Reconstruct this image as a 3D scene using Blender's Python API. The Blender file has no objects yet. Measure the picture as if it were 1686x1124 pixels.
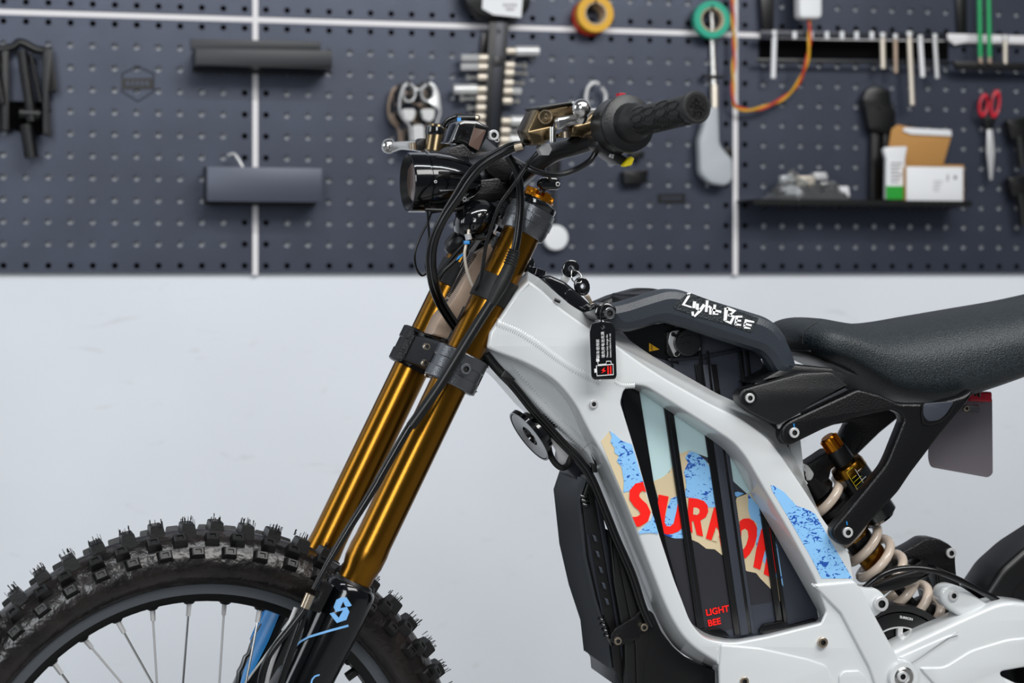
import bpy, bmesh, math, random
from math import sin, cos, pi, radians, sqrt
from mathutils import Vector, Matrix
from mathutils.geometry import tessellate_polygon

SC = bpy.context.scene
COL = SC.collection
# ---------------------------------------------------------------- camera
F = 3200.0; TH = radians(13.8); CX, HY = 843.0, 450.0
FWD = Vector((sin(TH), cos(TH), 0)); RT = Vector((cos(TH), -sin(TH), 0)); UP = Vector((0, 0, 1))
CAM = Vector((-2.13*sin(TH), -2.13*cos(TH), .863))
cd = bpy.data.cameras.new('camera'); cam = bpy.data.objects.new('camera', cd); COL.objects.link(cam)
cam.location = CAM
cam.rotation_euler = (pi/2, 0, -TH)
cd.sensor_width = 36; cd.lens = F/1686*36; cd.shift_y = -(562-HY)/1686
cd.dof.use_dof = True; cd.dof.focus_distance = 2.10; cd.dof.aperture_fstop = 5.2
cd.clip_start = .05
SC.camera = cam
# ---------------------------------------------------------------- world, lamps, exposure
w = bpy.data.worlds.new('world'); SC.world = w; w.use_nodes = True
bg = w.node_tree.nodes['Background']; bg.inputs[0].default_value = (.80, .88, 1.0, 1); bg.inputs[1].default_value = .11
def area(name, loc, target, sx, sy, power, col=(1, 1, 1)):
    l = bpy.data.lights.new(name, 'AREA'); l.shape = 'RECTANGLE'; l.size = sx; l.size_y = sy; l.energy = power; l.color = col
    o = bpy.data.objects.new(name, l); COL.objects.link(o); o.location = loc
    o.rotation_euler = (Vector(target)-Vector(loc)).to_track_quat('-Z', 'Y').to_euler()
    return o
area('ceiling_panel_lamp', (.9, -2.3, 2.75), (.3, .4, .7), 2.4, .9, 74, (1, .985, .96))
area('ceiling_tube_lamp', (.35, -.85, 2.5), (.35, .2, .6), 3.0, .10, 30, (.95, .98, 1))
area('left_sheen_light', (-1.5, -3.4, 1.75), (-.2, 1.0, 1.0), .9, 1.5, 44, (.93, .97, 1))  # soft light added behind the camera for sheen on the left panel
area('side_soft_light', (-3.2, .1, 1.7), (0, .2, .7), 1.0, 1.6, 22, (.93, .97, 1))  # broad soft area light from the left side
SC.view_settings.view_transform = 'Standard'; SC.view_settings.look = 'None'
SC.view_settings.gamma = 1; SC.view_settings.exposure = 0.0; SC.view_settings.use_curve_mapping = False

# ---------------------------------------------------------------- frames: planes at real depth in the scene
class Fr:
    def __init__(s, O, n):
        s.O = Vector(O); s.n = Vector(n).normalized()
        s.u = s.n.cross(Vector((0, 0, 1))).normalized()
        if s.u.x < 0: s.u = -s.u
        s.v = s.u.cross(s.n).normalized()
        if s.v.z < 0: s.v = -s.v
    def at(s, x, y, l=0.0):
        d = FWD + RT*((x-CX)/F) + UP*((HY-y)/F)
        t = (l-(CAM-s.O).dot(s.n))/d.dot(s.n)
        return CAM + d*t
    def uv(s, p): q = p-s.O; return Vector((q.dot(s.u), q.dot(s.v)))
    def p3(s, uv, l): return s.O + s.u*uv[0] + s.v*uv[1] + s.n*l
B = Fr((0, 0, 0), (0, 1, 0))
DL = radians(6.0); RK = radians(26.38)
AX = Vector((sin(RK), 0, cos(RK))); FW = Vector((-cos(RK), 0, sin(RK)))
S = Fr(B.at(718, 600, 0), Vector((0, cos(DL), 0)) + FW*sin(DL))
YP = 1.35; WALL = YP+.0115
W = Fr((0, YP, 0), (0, 1, 0))
def depth(p): return (p-CAM).dot(FWD)
def px2m(px, p): return px*depth(p)/F

# ---------------------------------------------------------------- materials
def lin(c): c = c/255; return c/12.92 if c <= .04045 else ((c+.055)/1.055)**2.4
def rgb(h): return (lin(h[0]), lin(h[1]), lin(h[2]), 1)
def mat(name, col, rough=.5, metal=0, coat=0, bump=0, bscale=300, spec=.5, var=0, vscale=20, trans=0, aniso=0):
    m = bpy.data.materials.new(name); m.use_nodes = True; nt = m.node_tree; b = nt.nodes['Principled BSDF']
    b.inputs['Base Color'].default_value = rgb(col); b.inputs['Roughness'].default_value = rough
    b.inputs['Metallic'].default_value = metal; b.inputs['Coat Weight'].default_value = coat; b.inputs['Coat Roughness'].default_value = .08
    b.inputs['Specular IOR Level'].default_value = spec; b.inputs['Transmission Weight'].default_value = trans
    tc = nt.nodes.new('ShaderNodeTexCoord')
    if bump:
        n = nt.nodes.new('ShaderNodeTexNoise'); n.inputs['Scale'].default_value = bscale; n.inputs['Detail'].default_value = 3
        nt.links.new(tc.outputs['Object'], n.inputs['Vector'])
        bp = nt.nodes.new('ShaderNodeBump'); bp.inputs['Strength'].default_value = bump; bp.inputs['Distance'].default_value = .001 if bump < 1 else .0025
        nt.links.new(n.outputs['Fac'], bp.inputs['Height']); nt.links.new(bp.outputs['Normal'], b.inputs['Normal'])
    if var:
        n = nt.nodes.new('ShaderNodeTexNoise'); n.inputs['Scale'].default_value = vscale; n.inputs['Detail'].default_value = 4
        nt.links.new(tc.outputs['Object'], n.inputs['Vector'])
        r = nt.nodes.new('ShaderNodeValToRGB'); c = rgb(col)
        r.color_ramp.elements[0].position = .35; r.color_ramp.elements[1].position = .68
        r.color_ramp.elements[0].color = (c[0]*(1-var), c[1]*(1-var), c[2]*(1-var), 1)
        r.color_ramp.elements[1].color = (min(1, c[0]*(1+var)), min(1, c[1]*(1+var)), min(1, c[2]*(1+var)), 1)
        nt.links.new(n.outputs['Fac'], r.inputs['Fac']); nt.links.new(r.outputs['Color'], b.inputs['Base Color'])
    return m
M = {}
M['wall'] = mat('white_wall_paint', (222, 226, 232), .6, var=.05, vscale=1.6, bump=.15, bscale=60)
def scuffs(m):
    nt = m.node_tree; b = nt.nodes['Principled BSDF']; tc = nt.nodes['Texture Coordinate']
    mp = nt.nodes.new('ShaderNodeMapping'); mp.inputs['Rotation'].default_value = (0, .5, 0); mp.inputs['Scale'].default_value = (5, 5, 16)
    n = nt.nodes.new('ShaderNodeTexNoise'); n.inputs['Scale'].default_value = 1.6; n.inputs['Detail'].default_value = 5; n.inputs['Distortion'].default_value = 2
    nt.links.new(tc.outputs['Object'], mp.inputs['Vector']); nt.links.new(mp.outputs['Vector'], n.inputs['Vector'])
    r = nt.nodes.new('ShaderNodeValToRGB'); r.color_ramp.elements[0].position = .24; r.color_ramp.elements[0].color = (.89, .89, .88, 1); r.color_ramp.elements[1].position = .34; r.color_ramp.elements[1].color = (1, 1, 1, 1)
    nt.links.new(n.outputs['Fac'], r.inputs['Fac']); l = b.inputs['Base Color'].links[0]; src = l.from_socket
    mx = nt.nodes.new('ShaderNodeMix'); mx.data_type = 'RGBA'; mx.blend_type = 'MULTIPLY'; mx.inputs[0].default_value = 1
    nt.links.new(src, mx.inputs[6]); nt.links.new(r.outputs['Color'], mx.inputs[7]); nt.links.new(mx.outputs[2], b.inputs['Base Color'])
scuffs(M['wall'])
M['floor'] = mat('grey_floor', (150, 150, 150), .35, var=.1, vscale=6)
M['peg'] = mat('blue_grey_coated_steel', (63, 68, 82), .36, .5, var=.10, vscale=9, bump=.2, bscale=900)
M['pegdark'] = mat('dark_flange', (3, 3, 4), .9, spec=.1)
M['shelf'] = mat('shelf_steel', (74, 78, 92), .4, .3)
M['shelfd'] = mat('shelf_dark', (40, 42, 46), .45, .2)
M['stripw'] = mat('white_strip', (225, 222, 224), .5)
M['white'] = mat('white_frame_paint', (208, 211, 212), .26, 0, coat=.7, bump=.08, bscale=140)
M['weld'] = mat('white_weld', (208, 211, 212), .22, 0, coat=.6)
M['gold'] = mat('gold_anodised', (136, 94, 30), .24, 1, bump=.04, bscale=700)
M['golds'] = mat('gold_knob', (190, 120, 28), .3, 1)
M['bronze'] = mat('bronze_anodised', (122, 106, 80), .24, 1)
M['blk'] = mat('satin_black', (7, 7, 8), .36, 0)
M['blkg'] = mat('gloss_black', (9, 10, 12), .12, 0, coat=.8)
M['anod'] = mat('black_anodised', (11, 13, 16), .14, .5, coat=.6)
M['blkr'] = mat('rubber_black', (9, 9, 10), .55, bump=.35, bscale=220)
M['plas'] = mat('black_plastic', (15, 16, 18), .36, bump=.3, bscale=900)
M['hose'] = mat('hose_black', (6, 6, 7), .24)
M['seat'] = mat('seat_vinyl', (25, 33, 38), .42, bump=.95, bscale=620, var=.8, vscale=640, spec=.55)
M['casting'] = mat('grey_casting', (112, 114, 118), .28, .9, bump=.3, bscale=700)
M['castd'] = mat('dark_casting', (13, 13, 15), .34, .3, bump=.4, bscale=500)
M['steel'] = mat('bright_steel', (205, 203, 200), .2, 1)
M['steelw'] = mat('satin_silver', (205, 205, 205), .32, .35)
M['zinc'] = mat('zinc', (190, 175, 155), .3, 1)
M['batt'] = mat('battery_grey', (54, 58, 68), .45, .1, bump=.2, bscale=500)
M['battr'] = mat('battery_rib', (6, 6, 8), .25)
M['ctrl'] = mat('bluegrey_metal', (36, 39, 47), .36, .4)
M['tyre'] = mat('tyre_rubber', (24, 19, 18), .27, bump=1.0, bscale=55, var=.75, vscale=26)  # brown mottling paints warm glints into the rubber colour
M['knob'] = mat('tread_rubber', (13, 13, 13), .42, bump=.3, bscale=200)
M['rim'] = mat('rim_black', (14, 15, 17), .36, .3)
M['rimf'] = mat('rim_satin_grey', (88, 92, 97), .42, .4, bump=.15, bscale=900)
M['fin'] = mat('fin_grey', (70, 73, 78), .4, .5)
M['plasc'] = mat('slate_plastic', (40, 46, 54), .38, bump=.3, bscale=900)
M['gun'] = mat('pale_grey_plastic', (172, 177, 182), .4)
M['cream'] = mat('cream_spring', (205, 188, 172), .25, coat=.5)
M['beige'] = mat('beige_metal', (168, 146, 128), .45, .2, var=.1, vscale=30)
M['lens'] = mat('smoked_lens', (88, 70, 62), .3, 0, coat=.3)
M['plate'] = mat('grey_plate', (128, 122, 128), .35, .5)
M['red'] = mat('red_print', (250, 22, 8), .45)
M['redd'] = mat('red_plastic', (190, 20, 45), .4)
M['mint'] = mat('mint_print', (193, 220, 222), .45)
M['tan'] = mat('tan_print', (214, 196, 160), .45)
M['slate'] = mat('slate_print', (38, 38, 44), .45)
M['wprint'] = mat('white_print', (235, 235, 235), .5)
M['sky'] = mat('blue_print', (120, 180, 235), .45)
M['blue'] = mat('blue_decal', (30, 130, 200), .35)
M['yellow'] = mat('yellow_plastic', (225, 205, 20), .4)
M['ytape'] = mat('yellow_tape', (214, 160, 8), .4)
M['rtape'] = mat('red_tape', (190, 45, 20), .4)
M['gtape'] = mat('green_tape', (20, 160, 130), .35)
M['green'] = mat('green_shaft', (10, 150, 85), .35)
M['card'] = mat('cardboard', (180, 132, 72), .8)
M['paper'] = mat('white_card', (225, 226, 228), .6)
M['cor'] = mat('cardboard_core', (200, 180, 150), .8)
M['gprint'] = mat('green_print', (20, 150, 40), .5)
M['socketc'] = mat('cream_metal', (215, 205, 190), .35, .5)
M['glass'] = mat('clear_plastic', (235, 238, 240), .12, 0, spec=.8, trans=.92)
M['ignb'] = mat('ignition_black', (14, 16, 20), .18, .3, coat=.5)
# light-blue print with dark-blue flecks
def flecks():
    m = mat('blue_flecked_print', (140, 195, 240), .45); nt = m.node_tree; b = nt.nodes['Principled BSDF']
    tc = nt.nodes['Texture Coordinate']
    mp = nt.nodes.new('ShaderNodeMapping'); mp.inputs['Rotation'].default_value = (0, .6, 0); mp.inputs['Scale'].default_value = (1, 1, 1.7)
    a = nt.nodes.new('ShaderNodeTexNoise'); a.inputs['Scale'].default_value = 175; a.inputs['Detail'].default_value = 2.2; a.inputs['Distortion'].default_value = 1.2
    c = nt.nodes.new('ShaderNodeTexNoise'); c.inputs['Scale'].default_value = 36; c.inputs['Detail'].default_value = 1
    nt.links.new(tc.outputs['Object'], mp.inputs['Vector']); nt.links.new(mp.outputs['Vector'], a.inputs['Vector']); nt.links.new(tc.outputs['Object'], c.inputs['Vector'])
    ad = nt.nodes.new('ShaderNodeMath'); ad.operation = 'MULTIPLY_ADD'; ad.inputs[1].default_value = .55
    nt.links.new(c.outputs['Fac'], ad.inputs[0]); nt.links.new(a.outputs['Fac'], ad.inputs[2])
    r = nt.nodes.new('ShaderNodeValToRGB'); r.color_ramp.interpolation = 'CONSTANT'
    r.color_ramp.elements[0].color = rgb((138, 194, 240)); r.color_ramp.elements[1].position = .885; r.color_ramp.elements[1].color = rgb((28, 80, 170))
    nt.links.new(ad.outputs[0], r.inputs['Fac']); nt.links.new(r.outputs['Color'], b.inputs['Base Color'])
    return m
M['fleck'] = flecks()

# ---------------------------------------------------------------- object helpers
WM = {}
def link(o, parent, Mw=None):
    COL.objects.link(o); Mw = Mw or Matrix.Identity(4); o.matrix_basis = Mw
    if parent:
        o.parent = parent; o.matrix_parent_inverse = WM[parent.name].inverted()
    WM[o.name] = Mw.copy()
    return o
def props(o, label=None, cat=None, group=None, kind=None):
    if label: o['label'] = label
    if cat: o['category'] = cat
    if group: o['group'] = group
    if kind: o['kind'] = kind
    return o
def empty(name, loc, label, cat, group=None):
    o = bpy.data.objects.new(name, None); o.empty_display_size = .05
    link(o, None, Matrix.Translation(Vector(loc))); return props(o, label, cat, group)
def mesh(name, verts, faces, m, mi=None, sharp=38, smooth=True):
    me = bpy.data.meshes.new(name); me.from_pydata([tuple(v) for v in verts], [], faces)
    for x in (m if isinstance(m, (list, tuple)) else [m]): me.materials.append(M[x] if isinstance(x, str) else x)
    if mi:
        for p, i in zip(me.polygons, mi): p.material_index = i
    if smooth:
        bm = bmesh.new(); bm.from_mesh(me); bmesh.ops.recalc_face_normals(bm, faces=bm.faces)
        for f in bm.faces: f.smooth = True
        for e in bm.edges:
            if len(e.link_faces) != 2 or e.calc_face_angle(0) > radians(sharp): e.smooth = False
        bm.to_mesh(me); bm.free()
    me.update(); return me
def mo(name, verts, faces, m, parent, mi=None, sharp=38, Mw=None, smooth=True):
    return link(bpy.data.objects.new(name, mesh(name, verts, faces, m, mi, sharp, smooth)), parent, Mw)
def inst(name, me, parent, Mw): return link(bpy.data.objects.new(name, me), parent, Mw)
def tagged(o, *a, **k): return props(o, *a, **k)

# 2D outline tools (photo pixels)
def rnd(pts, r=4, n=4):
    out = []; N = len(pts)
    for i in range(N):
        p = Vector(pts[i][:2]); a = Vector(pts[i-1][:2]); b = Vector(pts[(i+1) % N][:2])
        rr = pts[i][2] if len(pts[i]) > 2 else r
        if rr <= 0: out.append((p.x, p.y)); continue
        da = (a-p); db = (b-p); la, lb = da.length, db.length
        if la < 1e-6 or lb < 1e-6: continue
        k = min(rr, la*.48, lb*.48); A = p+da/la*k; Bq = p+db/lb*k
        for j in range(n+1):
            t = j/n; q = A*(1-t)**2 + p*2*t*(1-t) + Bq*t*t; out.append((q.x, q.y))
    return out
def crv(pts, n=6, closed=True):
    out = []; N = len(pts); P = [Vector(p) for p in pts]
    rng = range(N) if closed else range(N-1)
    for i in rng:
        if closed: a, b, c, d = P[i-1], P[i], P[(i+1) % N], P[(i+2) % N]
        else: a, b, c, d = P[max(i-1, 0)], P[i], P[i+1], P[min(i+2, N-1)]
        for j in range(n):
            t = j/n
            out.append(.5*((2*b)+(c-a)*t+(2*a-5*b+4*c-d)*t*t+(-a+3*b-3*c+d)*t**3))
    if not closed: out.append(P[-1])
    return out
def circ(x, y, rx, ry=None, n=20, rot=0):
    ry = ry or rx
    return [(x+rx*cos(a)*cos(rot)-ry*sin(a)*sin(rot), y+rx*cos(a)*sin(rot)+ry*sin(a)*cos(rot)) for a in [2*pi*i/n for i in range(n)]]
def area2(l): return sum(l[i-1][0]*l[i][1]-l[i][0]*l[i-1][1] for i in range(len(l)))/2
def inset(l, d):   # l CCW: positive d moves inward (for holes pass CW: moves into the material)
    out = []; N = len(l)
    for i in range(N):
        a, p, b = Vector(l[i-1]), Vector(l[i]), Vector(l[(i+1) % N])
        e1 = (p-a); e2 = (b-p)
        if e1.length < 1e-9: e1 = e2
        if e2.length < 1e-9: e2 = e1
        if e1.length < 1e-9: out.append(p); continue
        e1 = e1.normalized(); e2 = e2.normalized()
        n1 = Vector((-e1.y, e1.x)); n2 = Vector((-e2.y, e2.x)); m = n1+n2
        if m.length < 1e-6: m = n1
        m.normalize(); k = d/max(.45, m.dot(n1)); out.append(p+m*k)
    return out
def plate(name, loops, lat, thick, m, parent, bev=.0015, seg=2, fr=B, back=True, sharp=32, hb=None, deep=None):
    """solid slab whose near face follows the outlines (pixels) on the plane lat; holes are further loops"""
    if not isinstance(loops[0][0], (list, tuple, Vector)): loops = [loops]
    L = []
    Dp = []
    for k, lp in enumerate(loops):
        q = [fr.uv(fr.at(p[0], p[1], lat)) for p in lp]
        if deep:
            dq = [fr.uv(fr.at(p[0], p[1], lat+thick)) for p in deep[k]]
            if (k == 0) != (area2(q) > 0): q.reverse(); dq.reverse()
            L.append(q); Dp.append(dq); continue
        c = []
        for p in q:
            if not c or (p-c[-1]).length > 1e-5: c.append(p)
        if (c[0]-c[-1]).length < 1e-5: c.pop()
        a = area2(c)
        if (k == 0) != (a > 0): c.reverse()
        L.append(c)
    bev = min(bev, thick*.45) if bev else 0
    levels = []
    if bev:
        for j in range(seg+1):
            t = j/seg; levels.append((bev*(1-sin(t*pi/2)), bev*(1-cos(t*pi/2))) if seg > 1 else (bev*(1-t), bev*t))
        levels = [(a, b) for a, b in levels]
    else: levels = [(0, 0)]
    # (inset, depth)
    lv = [(i_, d_) for i_, d_ in levels]
    lv += [(i_, thick-d_) for i_, d_ in reversed(levels)]
    V = []; Fc = []; idx = []
    for li, lp in enumerate(L):
        rings = []; hk = 1 if (li == 0 or hb is None) else hb/bev
        for (i_, d_) in lv:
            q = inset(lp, i_*hk) if i_ > 1e-9 else lp
            if hk != 1: d_ = d_*hk if d_ < thick/2 else thick-(thick-d_)*hk
            if deep:
                f_ = max(0, min(1, (d_-bev)/(thick-2*bev))); q = [a*(1-f_)+b*f_ for a, b in zip(q, inset(Dp[li], i_*hk) if i_ > 1e-9 else Dp[li])]
            st = len(V); V += [fr.p3(p, lat+d_) for p in q]; rings.append(list(range(st, st+len(q))))
        idx.append(rings)
        n = len(lp)
        for a, b in zip(rings[:-1], rings[1:]):
            for i in range(n): j = (i+1) % n; Fc.append((a[i], a[j], b[j], b[i]))
    for which in ((0, -1) if back else (0,)):
        flat = [i for r in idx for i in r[which]]
        polys = [[Vector((fr.uv(V[i])[0], fr.uv(V[i])[1], 0)) for i in r[which]] for r in idx]
        for t in tessellate_polygon(polys):
            f = tuple(flat[i] for i in t)
            if len(set(f)) == 3: Fc.append(f if which == 0 else f[::-1])
    return mo(name, V, Fc, m, parent, sharp=sharp)
def flatp(name, loop, lat, m, parent, fr=B, th=.0004): return plate(name, loop, lat, th, m, parent, bev=0, fr=fr)
def ribbon(pts, wd, closed=False):
    P = [Vector(p[:2]) for p in pts]; l = []; r = []
    for i, p in enumerate(P):
        a = P[max(i-1, 0)]; b = P[min(i+1, len(P)-1)]; t = (b-a).normalized(); n = Vector((-t.y, t.x))
        ww = wd[i] if isinstance(wd, (list, tuple)) else wd
        l.append(p+n*ww/2); r.append(p-n*ww/2)
    return [(q.x, q.y) for q in l+r[::-1]]
def basis(a):
    a = a.normalized(); u = a.cross(Vector((0, 0, 1)))
    if u.length < .05: u = a.cross(Vector((0, 1, 0)))
    u.normalize(); return a, u, a.cross(u).normalized()
def lathe_geo(A, axis, prof, seg=32, squash=1):
    a, u, v = basis(axis); V = []; Fc = []; R = []
    for (d, r) in prof:
        if r <= 1e-7: R.append([len(V)]); V.append(A+a*d)
        else:
            R.append(list(range(len(V), len(V)+seg)))
            V += [A+a*d+(u*cos(2*pi*k/seg)+v*squash*sin(2*pi*k/seg))*r for k in range(seg)]
    for x, y in zip(R[:-1], R[1:]):
        if len(x) == 1 and len(y) == 1: continue
        for k in range(seg):
            j = (k+1) % seg
            if len(x) == 1: Fc.append((x[0], y[k], y[j]))
            elif len(y) == 1: Fc.append((x[k], x[j], y[0]))
            else: Fc.append((x[k], x[j], y[j], y[k]))
    return V, Fc
def lathe(name, A, axis, prof, m, parent, seg=32, sharp=30, cap=True, squash=1):
    if cap:
        if prof[0][1] > 1e-7: prof = [(prof[0][0], 0)]+list(prof)
        if prof[-1][1] > 1e-7: prof = list(prof)+[(prof[-1][0], 0)]
    V, Fc = lathe_geo(Vector(A), Vector(axis), prof, seg, squash)
    return mo(name, V, Fc, m, parent, sharp=sharp)
def ring(name, A, axis, prof, m, parent, seg=32, sharp=30):   # closed profile (does not touch the axis)
    return lathe(name, A, axis, list(prof)+[prof[0]], m, parent, seg, sharp, cap=False)
def tube_geo(P, r, n=10, cap=True):
    V = []; Fc = []; N = len(P); t0 = (P[1]-P[0]).normalized(); _, u, v = basis(t0)
    for i in range(N):
        t = (P[min(i+1, N-1)]-P[max(i-1, 0)])
        t = t.normalized() if t.length > 1e-9 else t0
        u = (u-t*u.dot(t)).normalized(); v = t.cross(u)
        rr = r[i] if isinstance(r, (list, tuple)) else r
        V += [P[i]+(u*cos(2*pi*k/n)+v*sin(2*pi*k/n))*rr for k in range(n)]
    for i in range(N-1):
        for k in range(n):
            j = (k+1) % n; Fc.append((i*n+k, i*n+j, (i+1)*n+j, (i+1)*n+k))
    if cap: Fc.append(tuple(range(n))[::-1]); Fc.append(tuple((N-1)*n+k for k in range(n)))
    return V, Fc
def tube(name, pts, r, m, parent, fr=B, n=10, sm=6, curve=True):
    """pts (px, py, lat[, radius]); r in metres"""
    P = [fr.at(p[0], p[1], p[2]) if not isinstance(p, Vector) else p for p in pts]
    if curve and len(P) > 2:
        R = [p[3] if (not isinstance(p, Vector) and len(p) > 3) else r for p in pts]
        Q = crv([Vector((*p, rr)) for p, rr in zip(P, R)], sm, False)
        P = [Vector(q[:3]) for q in Q]; rr = [q[3] for q in Q]
    else: rr = [p[3] if (not isinstance(p, Vector) and len(p) > 3) else r for p in pts]
    V, Fc = tube_geo(P, rr, n)
    return mo(name, V, Fc, m, parent, sharp=50)
def box_geo(c, hu, hv, hw, bev=.0, seg=2):
    bm = bmesh.new(); bmesh.ops.create_cube(bm, size=2)
    for v in bm.verts: v.co = Vector(c)+Vector(hu)*v.co.x+Vector(hv)*v.co.y+Vector(hw)*v.co.z
    if bev: bmesh.ops.bevel(bm, geom=bm.edges[:], offset=bev, segments=seg, affect='EDGES', profile=.6)
    V = [v.co.copy() for v in bm.verts]; bm.verts.index_update(); Fc = [tuple(v.index for v in f.verts) for f in bm.faces]; bm.free()
    return V, Fc
def box(name, c, hu, hv, hw, m, parent, bev=0, seg=2):
    V, Fc = box_geo(c, hu, hv, hw, bev, seg); return mo(name, V, Fc, m, parent, sharp=30)
def boxpx(name, x0, y0, x1, y1, lat, thick, m, parent, bev=.001, fr=W, r=0):
    return plate(name, rnd([(x0, y0), (x1, y0), (x1, y1), (x0, y1)], r) if r else [(x0, y0), (x1, y0), (x1, y1), (x0, y1)], lat, thick, m, parent, bev=bev, fr=fr)
class Join:      # collects several shapes into one mesh
    def __init__(s): s.V = []; s.F = []; s.I = []
    def add(s, g, i=0):
        k = len(s.V); s.V += list(g[0]); s.F += [tuple(a+k for a in f) for f in g[1]]; s.I += [i]*len(g[1])
    def build(s, name, m, parent, sharp=35): return mo(name, s.V, s.F, m, parent, mi=s.I, sharp=sharp)
# socket-head bolt, unit radius along -n
_bm = {}
def bolt(x, y, lat, rpx, parent, fr=B, m='steelw', name='bolt', h=.5, axis=None, label=None):
    k = (m, round(h, 2))
    if k not in _bm:
        V, Fc = lathe_geo(Vector((0, 0, 0)), Vector((0, 0, 1)), [(-.6, .92), (0, .98), (h*.8, 1), (h, .88), (h, .52)], 24)
        n1 = len(Fc); V2, F2 = lathe_geo(Vector((0, 0, 0)), Vector((0, 0, 1)), [(h, .52), (h-.3, .42), (h-.3, 0)], 6)
        o = len(V); V += V2; Fc += [tuple(i+o for i in f) for f in F2]
        _bm[k] = mesh('bolt', V, Fc, [m, 'castd'], [0]*n1+[1]*(len(Fc)-n1), sharp=30)
    p = fr.at(x, y, lat) if not isinstance(x, Vector) else x
    r = px2m(rpx, p); ax = -(axis or fr.n) if axis is None else axis
    a, u, v = basis(ax)
    Mw = Matrix(((u.x*r, v.x*r, a.x*r, p.x), (u.y*r, v.y*r, a.y*r, p.y), (u.z*r, v.z*r, a.z*r, p.z), (0, 0, 0, 1)))
    return props(inst(name, _bm[k], parent, Mw), label)
def text(name, s, x, y, x2, y2, size_px, lat, m, parent, fr=B, off=0.0, ext=.0003, shear=0, align='LEFT', font=None):
    c = bpy.data.curves.new(name, 'FONT'); c.body = s; c.extrude = ext; c.offset = off; c.shear = shear; c.align_x = align
    c.materials.append(M[m]); o = bpy.data.objects.new(name, c)
    p = fr.at(x, y, lat); q = fr.at(x2, y2, lat); u = (q-p).normalized(); v = u.cross(fr.n); 
    n = -fr.n; v = n.cross(u).normalized()
    sz = px2m(size_px, p); c.size = 1
    c.extrude = ext/sz
    Mw = Matrix(((u.x*sz, v.x*sz, n.x*sz, p.x), (u.y*sz, v.y*sz, n.y*sz, p.y), (u.z*sz, v.z*sz, n.z*sz, p.z), (0, 0, 0, 1)))
    COL.objects.link(o); me = bpy.data.meshes.new_from_object(o.evaluated_get(bpy.context.evaluated_depsgraph_get())); bpy.data.objects.remove(o)
    me.materials.clear(); me.materials.append(M[m])
    return link(bpy.data.objects.new(name, me), parent, Mw)
# polygon printed on a cylinder
def cyldecal(name, poly, A, axis, r, m, parent, mx=5.0):
    a = axis.normalized(); T = [tuple(Vector((*poly[i], 0)) for i in t) for t in tessellate_polygon([[Vector((x, y, 0)) for x, y in poly]])]
    out = []
    while T:
        t = T.pop(); e = [((t[(i+1) % 3]-t[i]).length, i) for i in range(3)]; l, i = max(e)
        if l > mx:
            mid = (t[i]+t[(i+1) % 3])/2; T.append((t[i], mid, t[(i+2) % 3])); T.append((mid, t[(i+1) % 3], t[(i+2) % 3]))
        else: out.append(t)
    V = []; Fc = []; D = {}
    def hit(p):
        k = (round(p.x, 3), round(p.y, 3))
        if k in D: return D[k]
        d = (FWD+RT*((p.x-CX)/F)+UP*((HY-p.y)/F)).normalized(); o = CAM-A
        dp = d-a*d.dot(a); op = o-a*o.dot(a); aa = dp.dot(dp); bb = 2*dp.dot(op); cc = op.dot(op)-r*r; q = bb*bb-4*aa*cc
        t = (-bb-sqrt(max(q, 0)))/(2*aa); V.append(CAM+d*t); D[k] = len(V)-1; return D[k]
    for t in out:
        f = tuple(hit(p) for p in t)
        if len(set(f)) == 3: Fc.append(f)
    return mo(name, V, Fc, m, parent, sharp=80)

# ================================================================ THE SETTING
def struct(name, c, hx, hy, hz, m, bev=0):
    o = box(name, c, (hx, 0, 0), (0, hy, 0), (0, 0, hz), m, None, bev); return props(o, kind='structure')
struct('floor', (.4, -.6, -.02), 4.2, 2.6, .02, 'floor')
struct('wall_back', (.4, WALL+.05, 1.45), 4.2, .05, 1.45, 'wall')
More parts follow.
